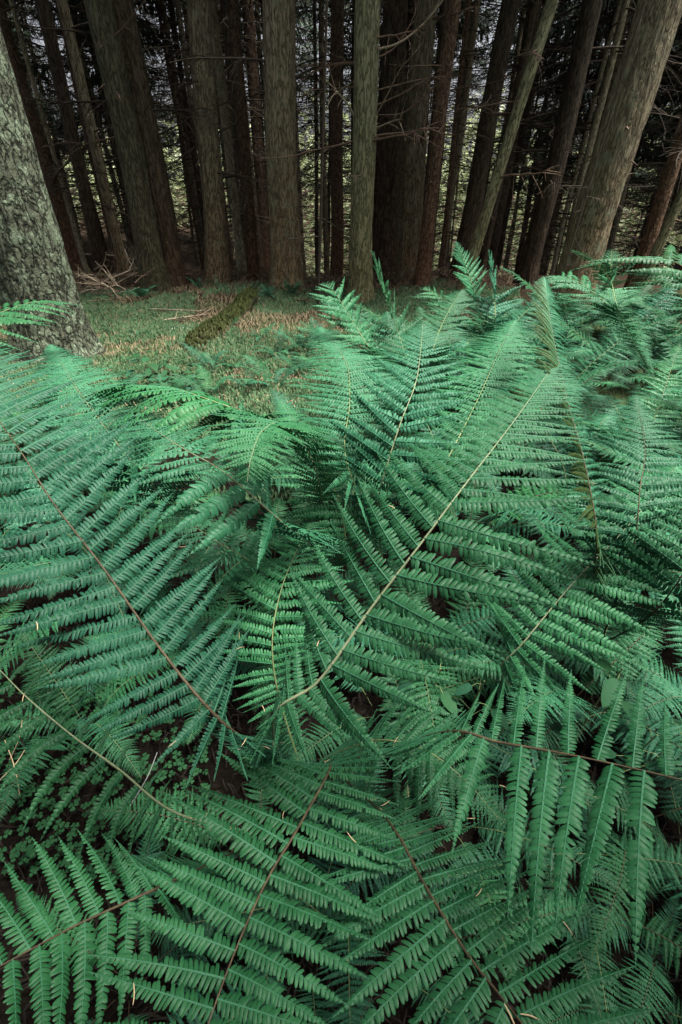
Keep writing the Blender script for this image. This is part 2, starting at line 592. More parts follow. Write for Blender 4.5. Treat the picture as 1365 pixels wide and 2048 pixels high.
    rr_ = np.linspace(rr, rr * 0.18, len(rs))
    tube(rb, rs, rr_, 7 if det >= 2 else 5)
    return mb, rb, (np.concatenate(samples) if samples else None)


FERN_MATS = [M['fern'], M['fern_rib'], M['fern_brown']]
needle_spots = []


def hero_frond(parent, pts, hlpx, hrpx, rachis='rachis_green', **kw):
    """pts: (px, py, z) or (px, py, None, dist); pinna lengths in photo pixels turned into metres at their distance."""
    P = np.array([at_z(p[0], p[1], p[2]) if p[2] is not None else at_d(p[0], p[1], p[3]) for p in pts])
    T = nrm(np.gradient(P, axis=0))
    hl, hr = [], []
    for i, p in enumerate(P):
        n = nrm(Z - T[i] * (T[i] @ Z) + 1e-6)
        b = np.cross(T[i], n)
        q0 = np.array(proj(p))
        for lst, sg, px in ((hl, -1, hlpx[i]), (hr, 1, hrpx[i])):
            q1 = np.array(proj(p + b * sg * 0.02))
            ppm = np.linalg.norm(q1 - q0) / 0.02
            ppm = max(ppm, 0.6 * F_PX / depth(p))
            lst.append(px / ppm)
    loc = np.array(parent.location)
    mb, rb, smp = frond(P - loc, hl, hr, **kw)
    o = link('frond', mb.mesh('frond', FERN_MATS), parent)
    link('rachis', rb.mesh('rachis', [M[rachis]]), o)
    if smp is not None:
        needle_spots.append(smp + loc)
    return o


def hero_fern(px, py, label, group=None):
    p = at_z(px, py, 0.02)
    e = empty('fern', p)
    tag(e, label, 'fern', group)
    return e


# --- the big shuttlecock fern below the camera
F0 = hero_fern(590, 1600, 'large green fern whose long fronds spread like a star over the lower half')
hero_frond(F0, [(575, 1560, .12), (500, 1490, .66), (430, 1430, .80), (330, 1310, .845), (210, 1140, .90), (110, 1010, .97), (40, 900, 1.02), (-50, 770, 1.05), (-130, 640, 1.05)],
           [0, 60, 150, 235, 260, 255, 250, 190, 20], [0, 70, 170, 235, 250, 250, 250, 200, 20], 'rachis_brown', seed=1, k=.175, npnl=31, droop=.10)
hero_frond(F0, [(590, 1580, .12), (545, 1450, .70), (640, 1360, .80), (740, 1220, .87), (840, 1090, .94), (930, 970, .99), (1030, 840, 1.0), (1090, 755, .98), (1118, 712, .95)],
           [0, 60, 175, 215, 225, 190, 120, 60, 6], [0, 80, 200, 250, 265, 240, 140, 70, 6], 'rachis_straw', seed=2, k=.170, npnl=28, droop=.12)
hero_frond(F0, [(620, 1560, .12), (662, 1530, .48), (600, 1650, .57), (540, 1750, .61), (480, 1880, .64), (420, 2040, .67), (370, 2200, .68)],
           [0, 120, 215, 235, 250, 250, 150], [0, 160, 240, 250, 260, 250, 150], 'rachis_brown', seed=3, k=.175, npnl=26, droop=.0, wr=.095, ang=(100, 84), fwd=.05)
hero_frond(F0, [(690, 1560, .14), (775, 1640, .48), (850, 1770, .58), (930, 1900, .63), (1000, 1990, .66), (1075, 2090, .68), (1130, 2200, .68)],
           [0, 110, 190, 245, 260, 240, 120], [0, 130, 230, 275, 275, 250, 120], 'rachis_brown', seed=4, k=.172, npnl=26, droop=.0, wr=.095, ang=(92, 74), fwd=.06)
hero_frond(F0, [(740, 1520, .16), (880, 1466, .62), (1000, 1485, .70), (1100, 1502, .73), (1200, 1522, .755), (1365, 1560, .79), (1500, 1600, .79)],
           [0, 60, 160, 185, 200, 195, 150], [0, 110, 240, 300, 310, 310, 200], 'rachis_brown', seed=5, k=.17, wr=.076, npnl=28, droop=.0, twist=.3, tilt=.12, ang=(96, 88), fwd=.03)
hero_frond(F0, [(480, 1660, .10), (350, 1625, .34), (240, 1540, .47), (150, 1475, .53), (60, 1400, .58), (0, 1340, .60), (-90, 1250, .58)],
           [0, 120, 190, 200, 200, 190, 60], [0, 50, 90, 100, 110, 110, 40], 'rachis_straw', seed=6, k=.30, npnl=22, droop=.25, twist=.2, wr=.075, ang=(74, 62), fwd=-.25)
hero_frond(F0, [(480, 1700, .10), (340, 1765, .42), (245, 1808, .47), (150, 1852, .50), (60, 1900, .53), (-20, 1942, .55), (-130, 1990, .53)],
           [0, 110, 205, 215, 215, 210, 140], [0, 100, 185, 205, 215, 215, 140], 'rachis_brown', seed=7, k=.21, npnl=24, droop=.04, wr=.1, twist=.2, ang=(88, 74))
hero_frond(F0, [(640, 1520, .12), (690, 1500, .3), (760, 1480, .42), (850, 1500, .46), (930, 1560, .46), (1000, 1640, .42)],
           [0, 70, 110, 120, 80, 8], [0, 70, 130, 130, 80, 8], 'rachis_green', seed=8, k=.175, npnl=19, droop=.2)
hero_frond(F0, [(610, 1560, .12), (560, 1400, .35), (545, 1290, .48), (560, 1190, .55), (590, 1110, .56), (630, 1030, .54)],
           [0, 80, 130, 140, 90, 8], [0, 80, 130, 140, 90, 8], 'rachis_green', seed=9, k=.172, npnl=21, droop=.25, twist=.4)

# --- ferns of the middle
F1 = hero_fern(650, 1180, 'green fern between the two long crossing fronds, with a drooping fan-shaped frond')
hero_frond(F1, [(650, 1150, .2), (620, 1090, .55), (565, 1045, .72), (480, 970, .82), (430, 932, .86), (360, 893, .87), (290, 845, .84), (250, 815, .80)],
           [0, 60, 130, 150, 140, 115, 60, 6], [0, 60, 140, 170, 150, 120, 60, 6], 'rachis_straw', seed=11, k=.175, npnl=21, droop=.2)
hero_frond(F1, [(650, 1150, .2), (645, 1000, .6), (612, 895, .80), (565, 848, .90), (525, 862, .93), (503, 915, .93), (494, 968, .90)],
           [0, 40, 110, 120, 110, 70, 6], [0, 40, 110, 120, 110, 70, 6], 'rachis_straw', seed=12, k=.13, npnl=19, droop=.12)
hero_frond(F1, [(660, 1150, .2), (690, 1100, .45), (680, 1010, .58), (650, 940, .64), (610, 880, .66), (560, 800, .62)],
           [0, 60, 120, 120, 80, 6], [0, 60, 120, 120, 80, 6], 'rachis_green', seed=13, k=.165, npnl=19, droop=.25)
hero_frond(F1, [(640, 1160, .2), (560, 1150, .42), (480, 1110, .5), (400, 1060, .52), (330, 1010, .5)],
           [0, 90, 130, 100, 8], [0, 90, 130, 100, 8], 'rachis_green', seed=14, k=.165, npnl=19, droop=.2, twist=.4)
F2 = hero_fern(480, 1000, 'green fern with an arched comb-like frond at the near edge of the mossy glade')
hero_frond(F2, [(480, 1000, .15), (540, 900, .55), (500, 838, .80), (420, 800, .87), (330, 775, .86), (250, 775, .79), (185, 800, .66)],
           [0, 60, 130, 150, 140, 90, 8], [0, 60, 120, 130, 120, 80, 8], 'rachis_green', seed=15, k=.12, npnl=21, droop=.55, fold=0, roll=.3)
hero_frond(F2, [(440, 1060, .15), (350, 1020, .45), (290, 950, .68), (245, 900, .75), (170, 800, .78), (128, 735, .74), (100, 690, .68)],
           [0, 60, 140, 150, 130, 70, 8], [0, 60, 150, 160, 140, 80, 8], 'rachis_straw', seed=16, k=.165, npnl=21, droop=.2)
F3 = hero_fern(760, 1150, 'green fern with one tall bright frond rising upright just right of the middle')
hero_frond(F3, [(765, 1120, .3), (757, 1010, .62), (772, 940, .74), (802, 845, .85), (832, 765, .92), (843, 690, .97), (846, 645, 1.0)],
           [0, 80, 130, 130, 115, 60, 6], [0, 80, 130, 130, 110, 60, 6], 'rachis_straw', seed=17, k=.175, npnl=21, droop=.1)
hero_frond(F3, [(765, 1120, .3), (720, 1000, .6), (690, 900, .75), (700, 800, .80), (690, 720, .82), (640, 655, .78)],
           [0, 60, 110, 120, 90, 8], [0, 60, 110, 120, 90, 8], 'rachis_green', seed=18, k=.165, npnl=21, droop=.2)
hero_frond(F3, [(780, 1120, .3), (850, 1000, .6), (905, 900, .74), (960, 790, .80), (1000, 700, .80), (1030, 640, .76)],
           [0, 60, 110, 120, 90, 8], [0, 60, 110, 120, 90, 8], 'rachis_green', seed=19, k=.165, npnl=21, droop=.2)
F4 = hero_fern(1180, 1300, 'green fern on the right with a frond on edge, half of it olive brown')
hero_frond(F4, [(1170, 1260, .3), (1190, 1130, .58), (1192, 1050, .70), (1168, 920, .82), (1135, 800, .92), (1108, 680, 1.0), (1096, 600, 1.05), (1090, 555, 1.07)],
           [0, 60, 65, 75, 85, 85, 55, 6], [0, 55, 55, 60, 60, 50, 35, 6], 'rachis_brown', seed=20, k=.17, npnl=19, droop=.35, roll=(.3, .6, .55), fold=.2, brown=-1)
hero_frond(F4, [(1060, 1400, .15), (1000, 1345, .30), (1050, 1282, .42), (1150, 1162, .53), (1235, 1075, .58), (1310, 990, .58), (1360, 920, .54)],
           [0, 60, 150, 180, 160, 120, 8], [0, 60, 160, 190, 160, 120, 8], 'rachis_straw', seed=21, k=.175, npnl=24, droop=.15, twist=.2)
hero_frond(F4, [(1200, 1290, .2), (1240, 1180, .5), (1270, 1080, .66), (1280, 980, .76), (1290, 890, .8), (1270, 790, .8)],
           [0, 70, 140, 150, 110, 8], [0, 70, 140, 150, 110, 8], 'rachis_brown', seed=22, k=.172, npnl=21, droop=.25, twist=.3)
hero_frond(F4, [(1200, 1290, .2), (1290, 1240, .45), (1345, 1180, .6), (1400, 1090, .7), (1450, 990, .74), (1480, 900, .72)],
           [0, 70, 150, 160, 120, 8], [0, 70, 150, 160, 120, 8], 'rachis_brown', seed=23, k=.172, npnl=21, droop=.25, twist=.3)
F5 = hero_fern(-60, 900, 'fern reaching in over the root of the lichen covered trunk on the left edge')
hero_frond(F5, [(-260, 760, None, 2.3), (-180, 690, None, 2.35), (-60, 650, None, 2.45), (20, 618, None, 2.5), (75, 603, None, 2.55), (118, 606, None, 2.6)],
           [0, 50, 70, 55, 30, 4], [0, 70, 95, 75, 45, 4], 'rachis_green', seed=24, k=.175, npnl=19, droop=.25)
F6 = hero_fern(830, 800, 'fern with a slender frond tip standing up in front of the mossy trunk')
hero_frond(F6, [(835, 790, .25), (818, 735, None, 2.2), (795, 660, None, 2.25), (768, 580, None, 2.25), (744, 506, None, 2.25)],
           [0, 40, 60, 48, 5], [0, 40, 60, 48, 5], 'rachis_green', seed=25, k=.165, npnl=17, droop=.1)
hero_frond(F6, [(835, 790, .25), (760, 720, None, 2.1), (710, 650, None, 2.1), (680, 600, None, 2.15), (655, 566, None, 2.2)],
           [0, 50, 60, 50, 5], [0, 50, 60, 50, 5], 'rachis_green', seed=26, k=.165, npnl=17, droop=.15)
hero_frond(F6, [(835, 790, .25), (860, 720, None, 2.1), (880, 660, None, 2.2), (905, 610, None, 2.4), (925, 580, None, 2.6)],
           [0, 50, 60, 50, 5], [0, 50, 60, 50, 5], 'rachis_green', seed=27, k=.165, npnl=17, droop=.15)
F7 = hero_fern(985, 720, 'fern with twin upright frond tips between the reddish trunk and the slanting pale trunk')
hero_frond(F7, [(985, 715, .2), (972, 670, None, 2.9), (955, 600, None, 2.9), (935, 540, None, 2.95), (912, 486, None, 3.0)],
           [0, 30, 38, 30, 4], [0, 30, 38, 30, 4], 'rachis_green', seed=28, k=.172, npnl=12, droop=.1)
hero_frond(F7, [(985, 715, .2), (990, 660, None, 2.9), (990, 600, None, 2.9), (985, 550, None, 2.9), (978, 503, None, 2.9)],
           [0, 38, 44, 36, 4], [0, 38, 44, 36, 4], 'rachis_green', seed=29, k=.165, npnl=12, droop=.15)
hero_frond(F7, [(985, 715, .2), (930, 650, None, 2.8), (890, 600, None, 2.9), (850, 575, None, 2.95)],
           [0, 50, 45, 4], [0, 50, 45, 4], 'rachis_green', seed=30, k=.175, npnl=12, droop=.2)
F8 = hero_fern(1330, 760, 'fern with broad fronds bowing over at the right edge below the widest leaning trunk')
hero_frond(F8, [(1310, 760, .2), (1240, 640, None, 2.7), (1180, 580, None, 2.75), (1140, 556, None, 2.8), (1100, 552, None, 2.85)],
           [0, 60, 60, 45, 4], [0, 60, 60, 45, 4], 'rachis_green', seed=31, k=.175, npnl=17, droop=.2)
hero_frond(F8, [(1310, 760, .2), (1250, 650, None, 2.5), (1225, 570, None, 2.55), (1222, 530, None, 2.55), (1224, 498, None, 2.6)],
           [0, 40, 40, 30, 4], [0, 40, 40, 30, 4], 'rachis_green', seed=32, k=.165, npnl=12, droop=.15)
hero_frond(F8, [(1460, 780, .2), (1440, 640, None, 2.2), (1395, 560, None, 2.2), (1340, 520, None, 2.25), (1290, 520, None, 2.3), (1258, 535, None, 2.3)],
           [0, 90, 110, 100, 60, 6], [0, 90, 110, 100, 60, 6], 'rachis_brown', seed=33, k=.15, npnl=19, droop=.2)


# --- fern templates for the bed
def template_frond(length, e0, e1, seed, det, npnl, hwr=0.17, k=0.17, bend=0.0):
    n = 9
    a = np.radians(np.interp(np.linspace(0, 1, n), [0, .35, 1], [e0, (e0 + e1) / 2 + 8, e1]))
    yaw = np.linspace(0, bend, n)
    st = length / (n - 1)
    P = [np.zeros(3)]
    for i in range(n - 1):
        P.append(P[-1] + st * np.array([math.cos(a[i]) * math.cos(yaw[i]), math.cos(a[i]) * math.sin(yaw[i]), math.sin(a[i])]))
    u = np.linspace(0, 1, n)
    h = hwr * length * np.where(u < .14, 0, np.clip(.55 + (u - .14) * 1.7, 0, 1) * np.clip((1 - u) / .55, 0, 1) ** .8)
    mb, rb, _ = frond(P, h, h, seed=seed, det=det, npnl=npnl, k=k, droop=.22, twist=.22, wr=.096, rr=.0035)
    return mb.mesh('frond', FERN_MATS), rb.mesh('rachis', [M['rachis_green'] if seed % 2 else M['rachis_brown']])


TNEAR = [template_frond(random.uniform(.85, 1.15), random.uniform(66, 84), random.uniform(-45, 8), 100 + i, 1, 17, hwr=.19, k=.185, bend=random.uniform(-.5, .5)) for i in range(9)]
TLOW = [template_frond(random.uniform(.85, 1.1), random.uniform(38, 55), random.uniform(-25, 5), 170 + i, 1, 20, hwr=.18, k=.19, bend=random.uniform(-.4, .4)) for i in range(6)]
TMID = [template_frond(random.uniform(.8, 1.15), random.uniform(64, 84), random.uniform(-40, 15), 140 + i, 1, 11, hwr=.19, k=.19, bend=random.uniform(-.5, .5)) for i in range(7)]


def bed_fern(x, y, scale, nf, T, label, group, spread=1.0):
    e = empty('fern', (x, y, gz(x, y)))
    tag(e, label, 'fern', group)
    off = random.random() * 6.28
    for i in range(nf):
        mf, mr_ = random.choice(T)
        f = link('frond', mf, e)
        a = off + (i + random.uniform(-.3, .3)) / nf * 6.283
        f.rotation_euler = (random.uniform(-.12, .12), random.uniform(-.18, .14), a)
        s = scale * random.uniform(.8, 1.12)
        f.scale = (s, s, s)
        f.location = (0.03 * math.cos(a), 0.03 * math.sin(a), 0)
        link('rachis', mr_, f)
    return e


# ------------------------------------------------------------------ ground
def gz(x, y):
    d = max(y - 9.5, 0.0)
    fall = -9.0 * (1 - math.exp(-d * 0.030)) * (1 / (1 + math.exp(-(x + 6.5) * 0.7)) * 0.8 + 0.2)
    b = 0.035 * math.sin(1.7 * x + .6 * y) + 0.03 * math.sin(2.3 * y - 1.1 * x + 1) + 0.015 * math.sin(5.1 * x + 3.3 * y)
    return fall + b * min(1, max(y, 0) / 3 + .2)


def build_ground():
    mb = MB()
    rad = np.concatenate([np.linspace(0, 12, 90), np.geomspace(12.4, 700, 46)])
    na = 150
    th = np.arange(na) / na * 2 * np.pi
    V = np.array([[r * math.cos(t), r * math.sin(t) + 2.0, gz(r * math.cos(t), r * math.sin(t) + 2.0)] for r in rad for t in th])
    i = np.arange(len(rad) - 1)[:, None] * na
    j = np.arange(na)[None]
    k = (j + 1) % na
    mb.add(V, np.stack([i + j, i + na + j, i + na + k, i + k], -1).reshape(-1, 4))
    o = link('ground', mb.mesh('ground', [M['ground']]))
    tag(o, 'mossy forest floor strewn with brown needles', 'ground', kind='structure')


build_ground()


# ------------------------------------------------------------------ trees
def vnoise(u, v, pu, seed):
    """value noise, periodic in u with integer period pu"""
    iu, iv = np.floor(u).astype(int), np.floor(v).astype(int)
    fu, fv = u - iu, v - iv
    fu, fv = fu * fu * (3 - 2 * fu), fv * fv * (3 - 2 * fv)

    def hsh(a, b):
        a = np.mod(a, pu)
        h = (a * 374761393 + b * 668265263 + seed * 982451653) & 0x7fffffff
        h = ((h ^ (h >> 13)) * 1274126177) & 0x7fffffff
        return (h ^ (h >> 16)) % 10007 / 10007.0
    return (hsh(iu, iv) * (1 - fu) + hsh(iu + 1, iv) * fu) * (1 - fv) + (hsh(iu, iv + 1) * (1 - fu) + hsh(iu + 1, iv + 1) * fu) * fv


def trunk_mesh(r0, h, mat, seed, sides=40, rings=90, flare=0.35, ridge=0.05, cells=14, top=0.35, sway=0.02, fl_h=0.35):
    g = np.random.default_rng(seed)
    zz = np.concatenate([np.linspace(-0.25, 5.2, rings), np.linspace(5.6, h, 16)])
    th = np.arange(sides) / sides * 2 * np.pi
    TH, ZZ = np.meshgrid(th, zz)
    r = r0 * (1 - (1 - top) * np.clip(ZZ / h, 0, 1))
    lob = 0.55 + 0.45 * np.cos(TH * 5 + g.uniform(0, 6)) * np.cos(TH * 2 + g.uniform(0, 6))
    r = r * (1 + flare * np.exp(-np.clip(ZZ + .1, 0, 9) / fl_h) * (0.5 + lob))
    U = TH / (2 * np.pi)
    n1 = vnoise(U * cells, ZZ / r0 * 0.55, cells, seed)
    n2 = vnoise(U * cells * 2, ZZ / r0 * 1.5, cells * 2, seed + 5)
    n3 = vnoise(U * 4, ZZ * 0.9, 4, seed + 9)
    rid = np.abs(n1 * 2 - 1) ** .7 * 0.65 + np.abs(n2 * 2 - 1) * 0.35
    r = r * (1 + ridge * (rid - .5) * 2 + 0.05 * (n3 - .5))
    ph = g.uniform(0, 6, 4)
    sx = sway * (np.sin(ZZ * .8 + ph[0]) + .5 * np.sin(ZZ * 2.1 + ph[1])) * np.clip(ZZ, 0, 1)
    sy = sway * (np.sin(ZZ * .7 + ph[2]) + .5 * np.sin(ZZ * 1.9 + ph[3])) * np.clip(ZZ, 0, 1)
    V = np.stack([r * np.cos(TH) + sx, r * np.sin(TH) + sy, ZZ], -1)
    mb = MB()
    n = len(zz)
    i = np.arange(n - 1)[:, None] * sides
    j = np.arange(sides)[None]
    k = (j + 1) % sides
    mb.add(V.reshape(-1, 3), np.stack([i + j, i + k, i + sides + k, i + sides + j], -1).reshape(-1, 4))
    return mb.mesh('trunk', [mat])


def branch_mb(mb, length, seed, r0=0.012, twigs=9, sag=-0.1, wander=0.12, sides=5, twl=0.4, mi=0):
    g = np.random.default_rng(seed)
    n = 9
    u = np.linspace(0, 1, n)
    P = np.stack([u * length, wander * length * np.cumsum(g.normal(0, .35, n)) * u * .5, sag * length * u ** 1.5 + wander * length * np.cumsum(g.normal(0, .2, n)) * u * .5], 1)
    tube(mb, P, np.linspace(r0, r0 * .25, n), sides, mi)
    for q in range(twigs):
        t = g.uniform(.25, .97)
        i = min(int(t * (n - 1)), n - 2)
        p0 = P[i] + (P[i + 1] - P[i]) * (t * (n - 1) - i)
        sd = 1 if q % 2 else -1
        a = g.uniform(.5, 1.2) * sd
        l = twl * length * (1.1 - t) * g.uniform(.5, 1.2) + .04
        d = np.array([math.cos(a), math.sin(a), g.normal(-.15, .3)])
        v = np.linspace(0, 1, 4)[:, None]
        Q = p0 + d * l * v + np.array([0, 0, -1]) * l * .25 * v ** 2 + g.normal(0, .02 * l, (4, 3)) * v
        tube(mb, Q, np.linspace(r0 * .42, r0 * .14, 4), 3, mi, caps=False)


DEADB = []
for i in range(7):
    mb = MB()
    branch_mb(mb, 1.0, 300 + i, r0=random.uniform(.010, .016), twigs=[3, 7, 12, 9, 5, 14, 2][i], sag=random.uniform(-.25, .12), wander=.14)
    DEADB.append(mb)
DEAD_DARK = [m.mesh('dead_branch', [M['twig_dark']]) for m in DEADB]
DEAD_PALE = [m.mesh('dead_branch', [M['twig_brown']]) for m in DEADB]
mb = MB()
branch_mb(mb, .12, 411, r0=.012, twigs=0, sides=6)
STUB = mb.mesh('branch_stub', [M['twig_brown']])


def sprays(mb, C, D, length, width, g, mi=0):
    """drooping needle sprays: one bent quad pair each, centres C, directions D"""
    n = len(C)
    s = nrm(np.cross(D, Z) + g.normal(0, .35, (n, 3)))
    L_ = (length * g.uniform(.6, 1.3, n))[:, None]
    W = (width * g.uniform(.6, 1.3, n))[:, None]
    mid = C + D * L_ * .5 + np.array([0, 0, .03])
    end = C + D * L_ + np.array([0, 0, -1]) * L_ * .3
    V = np.stack([C - s * W * .3, C + s * W * .3, mid + s * W * .5, mid - s * W * .5, end + s * W * .12, end - s * W * .12], 1)
    ij = np.array([[0, 1, 2, 3], [3, 2, 4, 5]])
    mb.add(V.reshape(-1, 3), (np.arange(n)[:, None, None] * 6 + ij[None]).reshape(-1, 4), mi)


def crown_mesh(seed, z0, z1, r_low, r_top, boughs, dens, dead=(1.2, 7.0, 40), dead_len=1.6, sl=.22, sw=.05):
    """dead lower whorls (twig) and live boughs of hanging needle sprays above"""
    g = np.random.default_rng(seed)
    mb = MB()
    for q in range(dead[2]):
        z = g.uniform(dead[0], dead[1])
        az = g.uniform(0, 6.283)
        ln = dead_len * g.uniform(.4, 1.1)
        sub = MB()
        branch_mb(sub, ln, int(g.integers(1e6)), r0=.011 + .004 * g.random(), twigs=int(g.integers(5, 15)), sag=g.uniform(-.4, .1), wander=.14, sides=3, twl=.45)
        V = np.concatenate(sub.v)
        c, s = math.cos(az), math.sin(az)
        V = V @ np.array([[c, s, 0], [-s, c, 0], [0, 0, 1]]) + [0, 0, z]
        k = 0
        for vv, ff in zip(sub.v, sub.f):
            mb.add(V[k:k + len(vv)], ff - ff.min(), 1)
            k += len(vv)
    for q in range(boughs):
        f = (q + g.random()) / boughs
        z = z0 + (z1 - z0) * f
        rad = (r_low + (r_top - r_low) * f) * g.uniform(.7, 1.15)
        az = g.uniform(0, 6.283)
        d = np.array([math.cos(az), math.sin(az), 0])
        n = 6
        u = np.linspace(0, 1, n)[:, None]
        P = np.array([0, 0, z]) + d * rad * u + np.array([0, 0, 1]) * (-.35 * rad * u ** 1.3 + .12 * rad * u ** 3)
        tube(mb, P, np.linspace(.03, .006, n), 3, 1, caps=False)
        m = int(dens * rad)
        t = g.uniform(.12, 1.0, m) ** .8
        C = np.stack([np.interp(t, u[:, 0], P[:, i]) for i in range(3)], 1)
        perp = np.array([-d[1], d[0], 0])
        sd = g.choice([-1, 1], m)
        lat = g.uniform(0, .32, m) * rad * (1.15 - t)
        C = C + perp * (sd * lat)[:, None] + np.array([0, 0, -1]) * (lat * .35 + g.uniform(0, .12, m))[:, None]
        D = nrm(d * g.uniform(.3, 1, m)[:, None] + perp * (sd * g.uniform(.1, 1, m))[:, None] + np.array([0, 0, -1]) * g.uniform(.1, .8, m)[:, None])
        sprays(mb, C, D, sl, sw, g, 0)
    return mb.mesh('crown', [M['spruce'], M['twig_dark']], smooth=False)


HIGH_CROWN = [crown_mesh(500 + i, 8.0, 17.0, 2.4, .4, 38, 52, dead=(5.2, 9.0, 16)) for i in range(3)]
FAR_CROWN = [crown_mesh(520 + i, 6.0, 17.0, 2.1, .3, 56, 62, dead=(.9, 9.5, 100), dead_len=2.1) for i in range(4)]
MID_CROWN = [crown_mesh(580 + i, 9.5, 17.0, 2.0, .3, 40, 60, dead=(.9, 10.0, 90), dead_len=1.9) for i in range(3)]
LOW_CROWN = [crown_mesh(540 + i, 3.6, 16.0, 2.2, .3, 54, 64, dead=(1.0, 6.0, 40), dead_len=1.6) for i in range(3)]


def hero_tree(name, xb, yb, xt, yt, w, mat, label, dist=None, nb=8, zb=(1.2, 5.5), bl=(.5, 1.3), seed=0, crown=True, sides=40,
              rings=90, flare=.55, ridge=.05, cells=14, h=17.0, pale=False, stubs=0, sway=.02, fl_h=.35, group=None):
    if dist is None:
        P0 = at_z(xb, yb, 0)
    else:
        P0 = at_d(xb, yb, dist)
    g0 = gz(P0[0], P0[1])
    P1 = at_y(xt, yt, P0[1])
    dr = Vector(P1 - P0).normalized()
    if dist is not None:                                 # its foot stands hidden behind the ferns
        tt = (g0 - P0[2]) / dr.z
        P0 = P0 + np.array(dr) * tt
    else:
        P0[2] = g0
    r0 = 0.5 * w * depth(at_d(xb, yb, math.hypot(P0[0], P0[1]))) / F_PX
    e = empty(name, P0)
    e.rotation_mode = 'QUATERNION'
    e.rotation_quaternion = Vector((0, 0, 1)).rotation_difference(dr)
    tag(e, label, 'tree', group)
    link('trunk', trunk_mesh(r0, h, mat, seed + 40, sides, rings, flare, ridge, cells, sway=sway * min(1, r0 / .15), fl_h=fl_h), e)
    g = random.Random(seed)
    lst = DEAD_PALE if pale else DEAD_DARK
    for i in range(int(nb * 1.7)):
        z = g.uniform(*zb)
        az = g.uniform(0, 6.283)
        b = link('dead_branch', g.choice(lst), e)
        s = g.uniform(*bl)
        rr = r0 * (1 - .65 * z / h) * .85
        b.location = (rr * math.cos(az), rr * math.sin(az), z)
        b.rotation_euler = (g.uniform(-.8, .8), g.uniform(-.35, .35), az)
        b.scale = (s, s, s)
    for i in range(stubs):
        z = g.uniform(.4, 4.5)
        az = g.uniform(3.3, 6.1)
        b = link('branch_stub', STUB, e)
        rr = r0 * (1 - .65 * z / h) * .97
        b.location = (rr * math.cos(az), rr * math.sin(az), z)
        b.rotation_euler = (0, g.uniform(-.4, .5), az)
        s = g.uniform(.4, 1.1)
        b.scale = (s, s, s)
    if crown:
        c = link('crown', HIGH_CROWN[seed % 3], e)
        c.rotation_euler = (0, 0, g.uniform(0, 6))
    return e


hero_tree('spruce_tree', 120, 712, -88, 60, 122, M['bark_lichen'], 'thick leaning trunk at the left edge with pale crackled lichen bark', nb=0, seed=1,
          sides=150, rings=300, flare=.45, ridge=.055, cells=38, fl_h=.3, sway=.01)
hero_tree('spruce_tree', 318, 583, 195, 0, 46, M['bark_mossdark'], 'mossy front stem of the dark twin trunks behind the brushwood heap', nb=7, seed=2, sides=64, rings=160, ridge=.06, stubs=6, pale=True)
hero_tree('spruce_tree', 352, 578, 240, 0, 44, M['bark_dark'], 'darker brown rear stem of the twin trunks behind the brushwood heap', dist=8.5, nb=12, seed=3, sides=64, rings=140, ridge=.06, stubs=4)
hero_tree('spruce_tree', 436, 574, 402, 0, 40, M['bark_grey'], 'brown furrowed trunk between the twin trunks and a slim pale stem', nb=11, seed=4, sides=64, rings=160, ridge=.06, stubs=3)
hero_tree('spruce_tree', 487, 557, 424, 0, 16, M['bark_pale'], 'slim pale stem leaning across the brown furrowed trunk', nb=5, seed=5, stubs=3, bl=(.3, .8), crown=False)
hero_tree('spruce_tree', 509, 567, 467, 0, 20, M['bark_red'], 'slim red-brown trunk beside the slim pale stem', nb=12, seed=6, stubs=2)
hero_tree('spruce_tree', 573, 583, 560, 0, 57, M['bark_grey'], 'broad straight furrowed trunk standing alone left of the middle', nb=9, seed=7, sides=80, rings=200, ridge=.05, stubs=9, flare=.4)
hero_tree('spruce_tree', 720, 596, 740, 0, 43, M['bark_moss'], 'mossy green trunk in the middle with long bare side branches', nb=10, seed=8, sides=64, rings=160, ridge=.03, stubs=5, pale=True, bl=(.6, 1.5), flare=.4)
hero_tree('spruce_tree', 768, 565, 797, 0, 44, M['bark_dark'], 'dark wide trunk just behind the mossy green trunk', dist=9.4, nb=8, seed=9, sides=48, stubs=2)
hero_tree('spruce_tree', 815, 580, 855, 0, 40, M['bark_grey'], 'brownish trunk between the dark wide one and the slim rust coloured one', dist=8.6, nb=9, seed=10, sides=56, rings=140, ridge=.04, pale=True)
hero_tree('spruce_tree', 838, 560, 893, 0, 12, M['bark_dark'], 'very thin black stem squeezed beside the slim rust coloured trunk', dist=11.0, nb=6, seed=11, crown=False)
hero_tree('spruce_tree', 840, 588, 910, 0, 25, M['bark_red'], 'slim rust coloured trunk right of the middle with knots', dist=8.2, nb=6, seed=12, stubs=16, pale=True, bl=(.3, .9))
hero_tree('spruce_tree', 915, 565, 1027, 0, 33, M['bark_dark'], 'dark reddish trunk crossed by the slanting pale trunk', dist=8.8, nb=8, seed=13, stubs=3)
hero_tree('spruce_tree', 955, 575, 1072, 0, 15, M['bark_dark'], 'thin black stem running alongside the slanting pale trunk', dist=10.5, nb=8, seed=14)
hero_tree('spruce_tree', 935, 545, 1105, 0, 21, M['bark_moss'], 'slanting pale greenish trunk that leans to the right over darker trunks', dist=7.8, nb=3, seed=15, stubs=8, ridge=.02, pale=True)
hero_tree('spruce_tree', 1052, 565, 1185, 0, 35, M['bark_dark'], 'dark leaning trunk left of the widest leaning trunk', dist=9.0, nb=12, seed=16, stubs=3)
hero_tree('spruce_tree', 1152, 562, 1317, 0, 74, M['bark_grey'], 'widest leaning trunk on the right with wavy grey-brown bark', dist=6.6, nb=4, seed=17, sides=100, rings=220, ridge=.045, stubs=9, flare=.4, zb=(2, 5))
